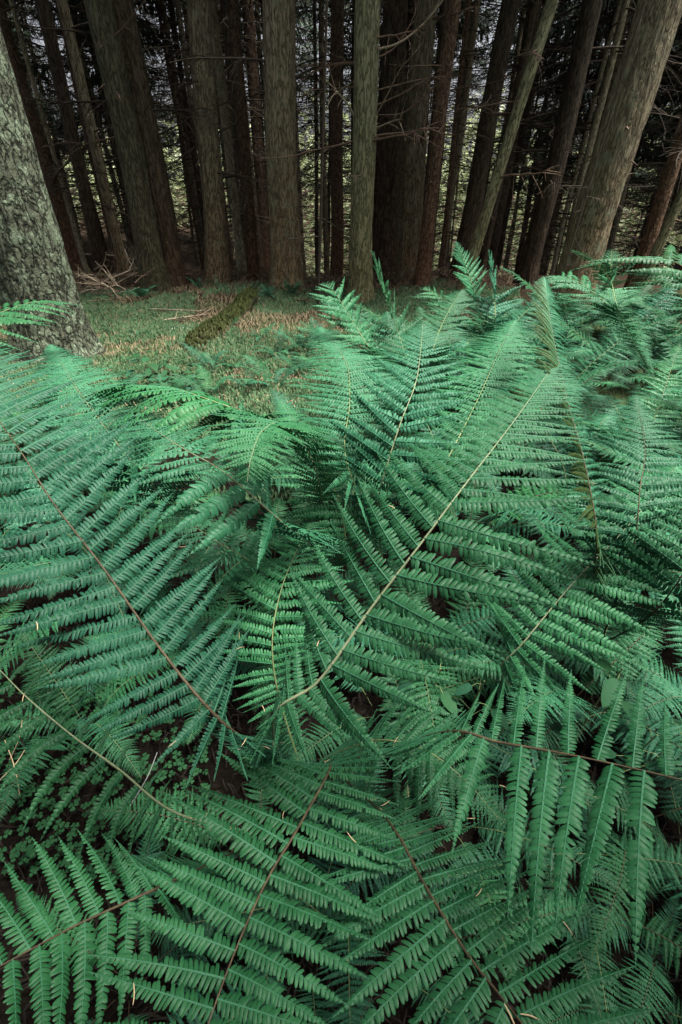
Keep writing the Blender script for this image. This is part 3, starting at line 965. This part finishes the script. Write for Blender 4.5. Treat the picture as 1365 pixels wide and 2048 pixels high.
hero_tree('spruce_tree', 1275, 545, 1425, 90, 26, M['bark_red'], 'reddish leaning trunk behind the bowing ferns near the right edge', dist=8.4, nb=6, seed=18)
hero_tree('spruce_tree', 1302, 528, 1452, 200, 19, M['bark_moss'], 'short glimpse of a pale leaning trunk at the right edge', dist=8.0, nb=3, seed=19, stubs=4, crown=False)
hero_tree('spruce_tree', 203, 542, 82, 0, 24, M['bark_dark'], 'dark leaning trunk on the far left standing behind the brushwood', nb=10, seed=20)
hero_tree('spruce_tree', 162, 500, 22, 0, 9, M['bark_pale'], 'thin pale streak of a stem beside the lichen covered trunk', dist=12.0, nb=5, seed=21, crown=False)
hero_tree('spruce_tree', 246, 525, 122, 0, 19, M['bark_grey'], 'slender olive trunk just left of the twin trunks', dist=11.5, nb=10, seed=22)
hero_tree('spruce_tree', 145, 510, -5, 0, 22, M['bark_red'], 'red-brown trunk half hidden by the lichen covered trunk', dist=12.5, nb=9, seed=23)
hero_tree('spruce_sapling', 636, 618, 648, 200, 6, M['twig_dark'], 'thin bare dark sapling between the broad trunk and the mossy trunk', nb=6, seed=24, crown=False, h=5.0, bl=(.25, .6), zb=(.8, 4.2), flare=.1, sides=10, rings=40)
hero_tree('spruce_sapling', 1110, 600, 1165, 420, 5, M['twig_dark'], 'short crooked dead sapling in the ferns below the widest leaning trunk', dist=4.6, nb=4, seed=25, crown=False, h=1.6, bl=(.15, .3), zb=(.5, 1.4), flare=.1, sides=8, rings=20)

# long bare side branches of the mossy middle trunk, each built in place
moss_tree = [o for o in bpy.data.objects if o.get('label', '').startswith('mossy green trunk in the middle')][0]
inv = (Matrix.LocRotScale(moss_tree.location, moss_tree.rotation_quaternion, None)).inverted()
ymid = moss_tree.location.y


def pix_branch(pts, dy, r, mat):
    P = np.array([at_y(x, y, ymid + dy * i / (len(pts) - 1)) for i, (x, y) in enumerate(pts)])
    S, _ = catmull(P, 24)
    S = np.array([inv @ Vector(p) for p in S])
    mb = MB()
    tube(mb, S, np.linspace(r, r * .3, 24), 6)
    g = np.random.default_rng(int(pts[0][1]))
    for q in range(7):
        i = int(g.integers(8, 23))
        d = nrm(S[i] - S[i - 2] + g.normal(0, .03, 3))
        v = np.linspace(0, 1, 4)[:, None]
        tube(mb, S[i] + d * .25 * g.uniform(.4, 1.2) * v + np.array([0, 0, .06]) * v ** 2 * g.choice([-1, 1]), np.linspace(r * .4, r * .15, 4), 3, caps=False)
    link('dead_branch', mb.mesh('dead_branch', [M[mat]]), moss_tree)


pix_branch([(752, 100), (800, 85), (850, 45), (885, 0), (900, -40)], -.3, .012, 'twig_pale')
pix_branch([(752, 118), (790, 95), (820, 50), (840, 0)], .2, .010, 'twig_brown')
pix_branch([(745, 245), (775, 190), (800, 140), (835, 100)], -.2, .010, 'twig_pale')
pix_branch([(745, 260), (780, 245), (803, 238)], -.4, .013, 'twig_pale')
pix_branch([(715, 250), (700, 215), (680, 190), (668, 180)], -.3, .013, 'twig_pale')
pix_branch([(748, 230), (800, 228), (835, 205), (880, 165), (930, 120)], -.1, .010, 'twig_brown')

# ---- the trees of the deeper forest
FAR_TRUNK = [trunk_mesh(r, 17.0, M[m], 60 + i, 14, 30, .25, .05, 7) for i, (r, m) in enumerate(
    [(.11, 'bark_dark'), (.14, 'bark_red'), (.09, 'bark_grey'), (.16, 'bark_dark'), (.12, 'bark_grey'), (.07, 'bark_pale'), (.08, 'bark_grey'), (.06, 'bark_pale')])]
used = [(o.location.x, o.location.y) for o in bpy.data.objects if o.type == 'EMPTY' and o.name.startswith('spruce')]
FAR_LABEL = [
    ('thin dim trunk crowded in the gloom behind the twin trunks and the lichen trunk', 'thin trunks deep in the forest, left part'),
    ('thin trunk against pale light between the broad trunk and the rust coloured trunk', 'thin trunks deep in the forest, middle part'),
    ('thin dark trunk with needle boughs in the depth behind the slanting trunks', 'thin trunks deep in the forest, right part')]


def far_tree(x, y, tm, cm, label, group, name='spruce_tree'):
    e = empty(name, (x, y, gz(x, y)))
    tag(e, label, 'tree', group)
    e.rotation_euler = (random.gauss(0, .018), random.gauss(0, .018), random.uniform(0, 6.28))
    link('trunk', tm, e)
    link('crown', cm, e)
    s = random.uniform(.85, 1.15)
    e.scale = (s, s, s)
    return e


n_far, tries = 0, 0
while n_far < 170 and tries < 9000:
    tries += 1
    y = random.uniform(9.8, 34)
    x = random.uniform(-.82 * y - 2, .82 * y + 2)
    if min(math.hypot(x - a, y - b) for a, b in used) < 1.2:
        continue
    px, py = proj((x, y, 0))
    used.append((x, y))
    lab = FAR_LABEL[0 if px < 380 else 1 if px < 880 else 2]
    cm = random.choice(MID_CROWN if 330 < px < 1020 or random.random() < .45 else FAR_CROWN + (LOW_CROWN if (y > (13 if px > 850 else 17)) else []))
    far_tree(x, y, random.choice(FAR_TRUNK), cm, *lab)
    n_far += 1

POLE_CROWN = [crown_mesh(600 + i, 11.0, 17.0, 1.5, .3, 22, 50, dead=(1.2, 11.0, 46), dead_len=1.2) for i in range(2)]
POLES = [trunk_mesh(r, 17.0, M[m], 90 + i, 12, 30, .2, .05, 6) for i, (r, m) in enumerate([(.06, 'bark_pale'), (.075, 'bark_grey'), (.065, 'bark_red'), (.055, 'bark_pale')])]
n_pole, tries = 0, 0
while n_pole < 48 and tries < 4000:
    tries += 1
    y = random.uniform(12, 27)
    x = random.uniform(-.42 * y, .42 * y)
    if min(math.hypot(x - a, y - b) for a, b in used) < .8:
        continue
    used.append((x, y))
    px, py = proj((x, y, 0))
    far_tree(x, y, random.choice(POLES), random.choice(POLE_CROWN), *FAR_LABEL[0 if px < 380 else 1 if px < 880 else 2])
    n_pole += 1

# trees beside and behind the photographer
for (x, y, c) in [(-3.4, 3.0, 0), (-4.6, .6, 1), (-3.2, -2.4, 0), (-.9, -3.6, 1), (1.6, -3.2, 2), (4.2, -3.6, 0), (8.3, -.3, 1), (9.2, 5.4, 2),
                  (-6.5, 4.4, 2), (-6.8, 1.8, 0), (-2.2, -6.2, 1), (2.6, -6.4, 0), (6.4, -5.2, 2), (-6.2, -4.4, 1), (11.4, 2.5, 2), (9.0, -2.5, 0)]:
    far_tree(x, y, FAR_TRUNK[3], HIGH_CROWN[c % 3], 'spruce standing round the fern bed outside the picture', 'spruces round the fern bed')

# unseen spruce added behind the camera to shade the nearest fronds with low boughs
SHADE_CROWN = crown_mesh(560, 2.35, 16.0, 2.1, .4, 150, 88, dead=(2.2, 4.0, 10), dead_len=1.2)
far_tree(.75, -1.36, FAR_TRUNK[3], SHADE_CROWN, 'unseen low-boughed spruce added to shade the nearest fern', None).scale = (1, 1, 1)
# the dark far edge of the stand
for q in range(46):
    y = random.uniform(31, 38)
    x = -34 + 68 * (q + random.random()) / 46
    px, py = proj((x, y, 0))
    if px > 800 or (px > 420 and q % 3):
        continue
    far_tree(x, y, random.choice(FAR_TRUNK), random.choice(FAR_CROWN), *FAR_LABEL[0 if px < 380 else 1 if px < 880 else 2])
# bright thicket at the far edge of the forest
g = np.random.default_rng(77)
mb = MB()
n = 40000
y = g.uniform(40, 58, n)
x = g.uniform(-62, 62, n)
zt = 1.0 + 4.5 * vnoise(x * .16 + 100, y * .12, 4096, 3) + 3.0 * vnoise(x * .5 + 100, y * .4, 4096, 4)
C = np.stack([x, y, -7.5 + (zt + 7.5) * g.uniform(0, 1, n)], 1)
D = nrm(g.normal(0, 1, (n, 3)) * [1, 1, .5])
sprays(mb, C, D, .55, .40, g)
tag(link('far_thicket', mb.mesh('far_thicket', [M['thicket']], smooth=False)), 'pale sunlit leafy thicket glimmering beyond the forest', 'thicket', kind='stuff')

# ------------------------------------------------------------------ the fern bed
def bed_limit(px):
    return np.interp(px, [-400, 0, 200, 330, 560, 650, 730, 900, 1365, 1800], [650, 700, 790, 870, 870, 800, 690, 600, 585, 580])


BED = [('crowded fern in the green bed in front of the mossy trunk and the dark trunks', 'ferns of the bed, middle'),
       ('crowded fern in the green bed under the leaning trunks on the right', 'ferns of the bed, right'),
       ('low fern in the shade under the long fronds on the left', 'ferns of the bed, left'),
       ('low shaded fern beneath the big star-shaped fern', 'ferns below the big fern')]
fp = []
tries = 0
heads = [tuple(o.location[:2]) for o in bpy.data.objects if o.type == 'EMPTY' and o.name.startswith('fern')]
for (x, y) in [(2.0, 2.6), (2.55, 3.25), (1.6, 2.2), (3.1, 4.0), (2.25, 3.8), (3.7, 4.7), (1.5, 3.2), (2.95, 2.95), (1.2, 2.6), (3.0, 5.2), (2.2, 4.9), (1.3, 4.3), (.75, 3.6), (1.7, 1.7)]:
    fp.append((x, y))
    bed_fern(x, y, random.uniform(.8, .98), 9, TNEAR, *BED[1 if x > 1.25 else 0])
while len(fp) < 88 and tries < 20000:
    tries += 1
    y = random.uniform(.75, 6.6)
    x = random.uniform(-.95 * y - .6, 1.0 * y + .7)
    px, py = proj((x, y, .5))
    if px < -250 or px > 1650 or py > 2000:
        continue
    if py < bed_limit(px) + 12:
        continue
    dist = math.hypot(x, y)
    gap = .34 + .05 * dist
    if min([math.hypot(x - a, y - b) for a, b in fp] + [9]) < gap:
        continue
    if dist < 1.0:
        continue
    if min(math.hypot(x - a, y - b) for a, b in heads) < .22:
        continue
    fp.append((x, y))
    d2 = dist
    if d2 < 1.7:
        s, T, nf = random.uniform(.46, .62), TNEAR, 6
    elif d2 < 2.6:
        s, T, nf = random.uniform(.68, .88), TNEAR, 8
    else:
        s, T, nf = random.uniform(.8, 1.0), (TNEAR if d2 < 3.4 else TMID), 8
    if px < 640:
        s *= .82
    lab = BED[2] if px < 560 else (BED[0] if px < 930 else BED[1])
    bed_fern(x, y, s, nf, T, *lab)
for (px, py, s) in [(300, 1250, .34), (90, 1440, .26), (420, 1310, .36), (760, 1420, .42), (900, 1330, .45), (1180, 1420, .42), (1330, 1420, .46),
                    (520, 1700, .38), (700, 1760, .38), (900, 1640, .40), (1080, 1700, .36), (1250, 1650, .4), (780, 1920, .34), (1180, 1800, .30), (1320, 1880, .30), (1250, 1990, .26), (1380, 1720, .36), (620, 1900, .34), (250, 1960, .30)]:
    p = at_z(px, py, 0.02)
    bed_fern(p[0], p[1], s * 1.15, 5, TLOW, *BED[3])
for (px, py, s, lab) in [(285, 605, .38, 'small dark fern at the foot of the twin trunks'), (402, 590, .22, 'tiny fern left of the brown furrowed trunk'),
                         (440, 588, .22, 'tiny fern at the foot of the brown furrowed trunk'), (540, 602, .34, 'small fern at the left foot of the broad straight trunk'),
                         (585, 596, .36, 'small fern at the right foot of the broad straight trunk'), (285, 680, .22, 'tiny pale fern beside the broad-leaved bramble'),
                         (455, 668, .2, 'tiny teal fern beside the mossy log'), (640, 690, .34, 'small fern at the glade edge before the thin sapling'),
                         (225, 600, .2, 'tiny fern beside the pale brushwood')]:
    p = at_z(px, py, 0)
    bed_fern(p[0], p[1], s, 6, TNEAR if s > .25 else TMID, lab, None)

for (px, py, s) in [(425, 742, .34), (600, 748, .34), (500, 790, .30), (340, 800, .32), (420, 800, .38), (560, 720, .32), (610, 712, .36), (480, 745, .24), (380, 775, .26), (550, 790, .40), (525, 690, .24), (250, 790, .36)]:
    p = at_z(px, py, 0)
    bed_fern(p[0], p[1], s, 6, TNEAR, 'small pale fern spreading low over the near edge of the mossy glade', 'small ferns at the edge of the glade')

for (px, py, s) in [(1180, 668, .8), (1255, 700, .85), (1340, 655, .85), (1120, 690, .75), (1215, 640, .75), (1290, 760, .8)]:
    p = at_z(px, py, 0)
    bed_fern(p[0], p[1], s, 8, TNEAR, *BED[1])

# ------------------------------------------------------------------ forest floor things
def glade(n, g, ylo=2.3, yhi=10.0):
    y = g.uniform(ylo, yhi, n)
    x = g.uniform(-.75, .35, n) * y
    return x, y


g = np.random.default_rng(12)
mb = MB()
x, y = glade(110000, g, 2.0, 8.8)
keep = vnoise(x * 1.3 + 50, y * 1.3, 4096, 21) + .25 * vnoise(x * 6 + 50, y * 6, 4096, 22) > .50 + np.clip((y - 6) * .09, -.12, .4)
x, y = x[keep], y[keep]
n = len(x)
C = np.stack([x, y, np.array([gz(a, b) for a, b in zip(x, y)]) + g.uniform(0, .035, n)], 1)
sprays(mb, C, nrm(g.normal(0, 1, (n, 3)) * [1, 1, .4] + [0, 0, .45]), .026, .014, g)
tag(link('moss', mb.mesh('moss', [M['moss']], smooth=False)), 'short moss and tiny leaves covering the glade floor', 'moss', kind='stuff')
mb = MB()
x, y = glade(30000, g, 3.0, 10.0)
n = len(x)
C = np.stack([x, y, np.array([gz(a, b) for a, b in zip(x, y)]) + g.uniform(.003, .03, n)], 1)
sprays(mb, C, nrm(g.normal(0, 1, (n, 3)) * [1, 1, .15]), .07, .006, g)
tag(link('needle_litter', mb.mesh('needle_litter', [M['litter']], smooth=False)), 'fallen dry needles and twig bits littering the glade floor', 'litter', kind='stuff')


mb = MB()
n = 9000
y = g.uniform(7.6, 13.5, n)
x = g.uniform(-1.0, .45, n) * y
ok = vnoise(x * .8 + 60, y * .8, 4096, 31) > .42
x, y = x[ok], y[ok]
n = len(x)
C = np.stack([x, y, np.array([gz(a, b) for a, b in zip(x, y)]) + g.uniform(0, .22, n) * vnoise(x * 1.7 + 60, y * 1.7, 4096, 32)], 1)
sprays(mb, C, nrm(g.normal(0, 1, (n, 3)) * [1, 1, .35]), .32, .014, g)
tag(link('dead_brush', mb.mesh('dead_brush', [M['brush']], smooth=False)), 'tangle of thin dead twigs covering the ground between the trunks', 'brushwood', kind='stuff')
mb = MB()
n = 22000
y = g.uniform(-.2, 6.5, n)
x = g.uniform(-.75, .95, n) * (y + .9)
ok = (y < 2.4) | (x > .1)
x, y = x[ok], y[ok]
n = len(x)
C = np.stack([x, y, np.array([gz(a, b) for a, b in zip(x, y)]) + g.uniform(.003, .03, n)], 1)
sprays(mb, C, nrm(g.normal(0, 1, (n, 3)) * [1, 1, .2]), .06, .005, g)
tag(link('shade_tinted_litter', mb.mesh('shade_tinted_litter', [M['shade_tinted_humus']], smooth=False)), 'rotting needles under the ferns, shade put into their dark colour', 'litter', kind='stuff')


def leaf_plate(mb, c, d, nrm_, length, width, cup=.15, mi=0, n=5):
    """one broad leaf with a folded midrib and a pointed tip"""
    d = nrm(d)
    s = nrm(np.cross(d, nrm_))
    nn = np.cross(s, d)
    u = np.linspace(0, 1, n)
    w = width * .5 * 1.75 * (u + .03) ** .55 * (1 - u) ** .8
    rows = []
    for ui, wi in zip(u, w):
        m = c + d * length * ui - nn * length * .18 * ui * ui
        rows += [m - s * wi + nn * wi * cup, m, m + s * wi + nn * wi * cup]
    a = (np.arange(n - 1)[:, None] * 3 + np.arange(2)[None]).ravel()
    mb.add(np.array(rows), np.stack([a, a + 1, a + 4, a + 3], 1), mi)


# wood sorrel carpet below the lower left fronds
mb = MB()
for q in range(1200):
    if q < 620:
        p = at_z(random.uniform(-60, 420), random.uniform(1330, 1760), random.uniform(.03, .12))
    else:
        p = at_z(random.uniform(230, 560), random.uniform(690, 800), random.uniform(.02, .07))
    a0 = random.random() * 6.28
    sz = random.uniform(.007, .0125) * (1 if q < 620 else 1.6)
    for j in range(3):
        a = a0 + j * 2.094
        d = np.array([math.cos(a), math.sin(a), -.15])
        e_ = np.array([-d[1], d[0], 0])
        V = [p, p + d * sz * .6 - e_ * sz * .6, p + d * sz * 1.05 - e_ * sz * .35, p + d * sz * .9, p + d * sz * 1.05 + e_ * sz * .35, p + d * sz * .6 + e_ * sz * .6]
        mb.add(V, [[0, 1, 2, 3], [0, 3, 4, 5]])
tag(link('wood_sorrel', mb.mesh('wood_sorrel', [M['sorrel']], smooth=False)), 'carpet of small three-part clover leaves on the shaded ground', 'ground cover', kind='stuff')

# leaves of the broad-leaved plants: a few shared meshes
LEAF = []
for i in range(3):
    mb = MB()
    leaf_plate(mb, np.zeros(3), np.array([1, 0, .05 * i]), Z, 1.0, .72 + .06 * i, .12, n=9)
    LEAF.append(mb.mesh('leaf', [M['broad']]))


def leafy_plant(name, px, py, z, hgt, nleaf, ls, label, cat, spread=.12):
    p = at_z(px, py, z)
    base = np.array([p[0], p[1], gz(p[0], p[1])])
    e = empty(name, base)
    tag(e, label, cat)
    mb = MB()
    P = np.array([[0, 0, 0], [.01, .01, hgt * .5], [.02, .0, hgt]])
    S, _ = catmull(P, 8)
    tube(mb, S, np.linspace(.004, .0015, 8), 5)
    for i in range(nleaf):
        f = (i + .6) / nleaf
        a = i * 2.4 + random.random()
        q = np.array([.02 * f, 0, hgt * (.35 + .65 * f)])
        off = np.array([math.cos(a), math.sin(a), .25]) * spread * (1.1 - .6 * f)
        tube(mb, np.array([q, q + off * .6 + [0, 0, .01], q + off]), .0011, 3, caps=False)
        l = link('leaf', random.choice(LEAF), e)
        l.location = q + off
        s = ls * random.uniform(.75, 1.15)
        l.scale = (s, s, s)
        l.rotation_euler = (random.uniform(-.25, .25), random.uniform(-.1, .45), a + random.uniform(-.4, .4))
    link('stem', mb.mesh('stem', [M['rachis_green']]), e)


leafy_plant('bramble_plant', 300, 730, .12, .24, 16, .10, 'broad-leaved bramble beside the root of the lichen covered trunk', 'bramble', .16)
leafy_plant('bramble_plant', 350, 745, .1, .18, 15, .09, 'broad-leaved bramble in front of the mossy log end', 'bramble', .17)
leafy_plant('bramble_plant', 270, 765, .08, .14, 10, .08, 'low bramble at the near foot of the lichen covered trunk', 'bramble', .14)
leafy_plant('broadleaf_plant', 1222, 1350, .36, .36, 5, .075, 'broad-leaved herb under the right fronds with one large round leaf', 'herb', .05)
leafy_plant('broadleaf_plant', 866, 1345, .3, .3, 4, .055, 'broad-leaved herb in the dark gap right of the middle fronds', 'herb', .05)
leafy_plant('broadleaf_plant', 950, 1375, .28, .29, 5, .05, 'small broad-leaved herb next to the gap above the right frond', 'herb', .06)
leafy_plant('broadleaf_plant', 1290, 1480, .3, .3, 4, .05, 'broad-leaved herb half hidden behind the hanging right frond', 'herb', .05)

# mossy log
A, B = at_z(378, 708, .03), at_z(512, 596, .10)
mb = MB()
n, sd = 40, 22
u = np.linspace(0, 1, n)
P = A + (B - A) * u[:, None] + np.stack([.05 * np.sin(u * 5), 0 * u, .02 * np.sin(u * 7)], 1)
T = nrm(np.gradient(P, axis=0))
Sx = nrm(np.cross(T, Z))
Nx = np.cross(Sx, T)
th = np.arange(sd) / sd * 2 * np.pi
rad = .12 * np.clip((u[:, None] / .12) ** .6 * .85 + .15, 0, 1) * (1 + .35 * (vnoise(th[None] / 6.2832 * 6, u[:, None] * 14, 6, 5) - .5) + .25 * (vnoise(th[None] / 6.2832 * 11, u[:, None] * 34, 11, 6) - .5)) * (1.05 - .35 * u[:, None])
V = P[:, None] + rad[..., None] * (np.cos(th)[None, :, None] * Sx[:, None] + np.sin(th)[None, :, None] * Nx[:, None])
i = np.arange(n - 1)[:, None] * sd
j = np.arange(sd)[None]
k = (j + 1) % sd
mb.add((V - A).reshape(-1, 3), np.stack([i + j, i + k, i + sd + k, i + sd + j], -1).reshape(-1, 4))
mb.add((V[0] - A), np.arange(sd)[None][:, ::-1])
mb.add((V[-1] - A), np.arange(sd)[None])
log = link('fallen_log', mb.mesh('fallen_log', [M['moss_log']]), loc=A)
tag(log, 'rotting moss covered log lying across the glade', 'log')
mb = MB()
g = np.random.default_rng(5)
q = g.integers(0, n, 5000)
w = g.integers(2, 11, 5000)
C = V[q, w % sd] - A
D = nrm((V[q, w % sd] - P[q]) + g.normal(0, .07, (5000, 3)))
sprays(mb, C, D, .03, .014, g)
link('moss_cover', mb.mesh('moss_cover', [M['logmoss']], smooth=False), log)

# pale stone
mb = MB()
n, sd = 9, 14
V = []
for a in range(n):
    la = (a / (n - 1) - .5) * math.pi
    for b in range(sd):
        lo = b / sd * 6.2832
        r = 1 + .25 * math.sin(3 * lo + la * 2) * math.cos(la) + .12 * math.sin(5 * lo + 1)
        V.append([.13 * r * math.cos(la) * math.cos(lo), .08 * r * math.cos(la) * math.sin(lo), .045 * r * math.sin(la)])
i = np.arange(n - 1)[:, None] * sd
j = np.arange(sd)[None]
k = (j + 1) % sd
mb.add(V, np.stack([i + j, i + k, i + sd + k, i + sd + j], -1).reshape(-1, 4))
tag(link('stone', mb.mesh('stone', [M['stone']]), loc=at_z(358, 664, .03)), 'small pale stone lying in the moss before the log', 'stone')

# fallen branches
def fallen(pts, r, mat, label, group=None, tw=6, seed=0):
    P = np.array([at_z(x, y, z) for x, y, z in pts])
    S, _ = catmull(P, 22)
    o0 = S[0].copy()
    S = S - o0
    g = np.random.default_rng(seed + 900)
    mb = MB()
    tube(mb, S, np.linspace(r, r * .35, 22), 6)
    ln = np.linalg.norm(S[-1])
    for q in range(tw):
        i = int(g.integers(5, 21))
        d = nrm(nrm(S[i] - S[i - 2]) + g.normal(0, .55, 3) + [0, 0, .2])
        v = np.linspace(0, 1, 5)[:, None]
        tube(mb, S[i] + d * ln * g.uniform(.15, .4) * v + g.normal(0, .04 * ln, 3) * v ** 2, np.linspace(r * .5, r * .15, 5), 4, caps=False)
    o = link('fallen_branch', mb.mesh('fallen_branch', [M[mat]]), loc=o0)
    tag(o, label, 'branch', group)


fallen([(165, 555, .10), (190, 557, .22), (215, 572, .18), (245, 590, .05)], .018, 'twig_pale', 'bleached forked branch lying lowest in the brushwood heap', tw=8, seed=1)
fallen([(175, 575, .05), (215, 560, .22), (250, 545, .32), (275, 535, .30)], .014, 'twig_pale', 'pale branch rising across the brushwood heap', tw=6, seed=2)
fallen([(210, 580, .1), (240, 563, .2), (275, 545, .3)], .013, 'twig_pale', 'pale straight stick leaning on the brushwood heap towards the twin trunks', tw=4, seed=3)
fallen([(160, 508, .1), (195, 510, .15), (250, 512, .1)], .02, 'twig_pale', 'long pale pole lying behind the brushwood heap', tw=3, seed=4)
fallen([(250, 500, .4), (262, 528, .25), (280, 545, .1)], .016, 'twig_pale', 'crooked pale branch upright behind the brushwood heap', tw=5, seed=5)
for q in range(26):
    x0, y0 = random.uniform(150, 300), random.uniform(515, 590)
    a = random.uniform(-.6, .6) + (math.pi if random.random() < .5 else 0)
    l = random.uniform(30, 75)
    z = random.uniform(.04, .3)
    fallen([(x0, y0, z), (x0 + l * .5 * math.cos(a), y0 + l * .25 * math.sin(a) - random.uniform(0, 14), z + .06), (x0 + l * math.cos(a), y0 + l * .5 * math.sin(a), z * .5)],
           random.uniform(.005, .010), random.choice(['twig_brown', 'twig_brown', 'twig_pale']), 'thin brown dead twig tangled in the brushwood heap', 'twigs of the brushwood heap', tw=9, seed=20 + q)
for q, (x0, y0, x1, y1, m, lab) in enumerate([
        (300, 618, 410, 622, 'twig_pale', 'long pale stick lying flat across the glade'), (330, 640, 415, 628, 'twig_pale', 'forked bleached stick before the long pale stick'),
        (340, 638, 395, 648, 'twig_brown', 'brown stick beside the forked bleached stick'), (180, 602, 215, 600, 'twig_pale', 'short pale stick by the lichen covered trunk'),
        (600, 655, 650, 668, 'twig_brown', 'thin brown twig in the moss right of the log'), (590, 600, 640, 602, 'twig_brown', 'thin stick in front of the thin bare sapling'),
        (480, 600, 530, 560, 'twig_dark', 'dark stick propped on the far end of the mossy log'), (455, 610, 470, 560, 'twig_brown', 'dry upright stick standing by the log end')]):
    zt = .35 if q >= 6 else .03
    fallen([(x0, y0, .03), ((x0 + x1) / 2, (y0 + y1) / 2, .05 + zt * .4), (x1, y1, zt)], .011, m, lab, tw=5, seed=60 + q)

# dry grass stalks in the lower left, and a bit of white down
for q, (x0, y0, z0, x1, y1, z1) in enumerate([(262, 1610, .2, 315, 1505, .32), (0, 1560, .1, 50, 1500, .15), (20, 1520, .1, 45, 1440, .2), (40, 1590, .1, 10, 1480, .2)]):
    P = np.array([at_z(x0, y0, z0), at_z((x0 + x1) / 2 + 5, (y0 + y1) / 2, (z0 + z1) / 2 + .02), at_z(x1, y1, z1)])
    S, _ = catmull(P, 10)
    mb = MB()
    tube(mb, S - S[0], np.linspace(.0016, .0008, 10), 4)
    tag(link('grass_stalk', mb.mesh('grass_stalk', [M['stone'] if q == 0 else M['needle']]), loc=S[0]),
        'white dry stalk standing beside the lower left stem' if q == 0 else 'dry tan grass stalk at the left edge above the clover', 'stalk', None if q == 0 else 'dry stalks at the left edge')

# fallen needles resting on the near fronds
mb = MB()
v = np.linspace(0, 1, 6)
tube(mb, np.stack([v * .022, .002 * np.sin(v * 2.5), 0 * v + .0012], 1), np.array([.0005, .0008, .0009, .0009, .0007, .0002]), 5)
NEEDLE = mb.mesh('spruce_needle', [M['needle']])
allp = np.concatenate(needle_spots)
pp = []
for p in allp:
    a, b = proj(p)
    if 20 < a < 1345 and 950 < b < 2030 and depth(p) < 1.1:
        pp.append(p)
random.shuffle(pp)
for p in pp[:64]:
    o = link('spruce_needle', NEEDLE, loc=(p[0], p[1], p[2] + .003))
    o.rotation_euler = (random.uniform(-.3, .3), random.uniform(-.3, .3), random.uniform(0, 6.28))
    s = random.uniform(.45, 1.0)
    o.scale = (s, s, s)
    tag(o, 'tan fallen spruce needle lying on a near green frond', 'needle', 'fallen needles on the fronds')

# ------------------------------------------------------------------ light
w = bpy.data.worlds.new("World")
sc.world = w
w.use_nodes = True
nt = w.node_tree
bg = nt.nodes['Background']
sky = nt.nodes.new('ShaderNodeTexSky')
sky.sky_type = 'NISHITA'
sky.sun_disc = False
SUN_EL, SUN_AZ = R(74), R(100)                           # azimuth clockwise from +Y
sky.sun_elevation = SUN_EL
sky.sun_rotation = SUN_AZ
sky.dust_density = 7.0
sky.air_density = 0.8
sky.ozone_density = 0.2
hz_ = nt.nodes.new('ShaderNodeHueSaturation')          # thin overcast: a whiter sky
hz_.inputs['Saturation'].default_value = 0.4
nt.links.new(sky.outputs[0], hz_.inputs['Color'])
nt.links.new(hz_.outputs[0], bg.inputs[0])
bg.inputs[1].default_value = 0.066
sd_ = bpy.data.lights.new('sun', 'SUN')
sd_.energy = 3.7
sd_.angle = R(20)
sd_.color = (1.0, 0.95, 0.88)
so = bpy.data.objects.new('sun', sd_)
col.objects.link(so)
tosun = Vector((math.sin(SUN_AZ) * math.cos(SUN_EL), math.cos(SUN_AZ) * math.cos(SUN_EL), math.sin(SUN_EL)))
so.rotation_euler = (-tosun).to_track_quat('-Z', 'Y').to_euler()
so.location = (0, 0, 20)

vs = sc.view_settings
vs.view_transform = 'Standard'
vs.look = 'None'
vs.exposure = 2.04
vs.gamma = 1.0
vs.use_curve_mapping = False
cy = sc.cycles
cy.use_denoising = True
try:
    cy.denoiser = 'OPENIMAGEDENOISE'
    cy.denoising_input_passes = 'RGB_ALBEDO_NORMAL'
except Exception:
    pass
cy.max_bounces = 6
cy.diffuse_bounces = 3
cy.glossy_bounces = 2
cy.transmission_bounces = 4
cy.sample_clamp_indirect = 4.0
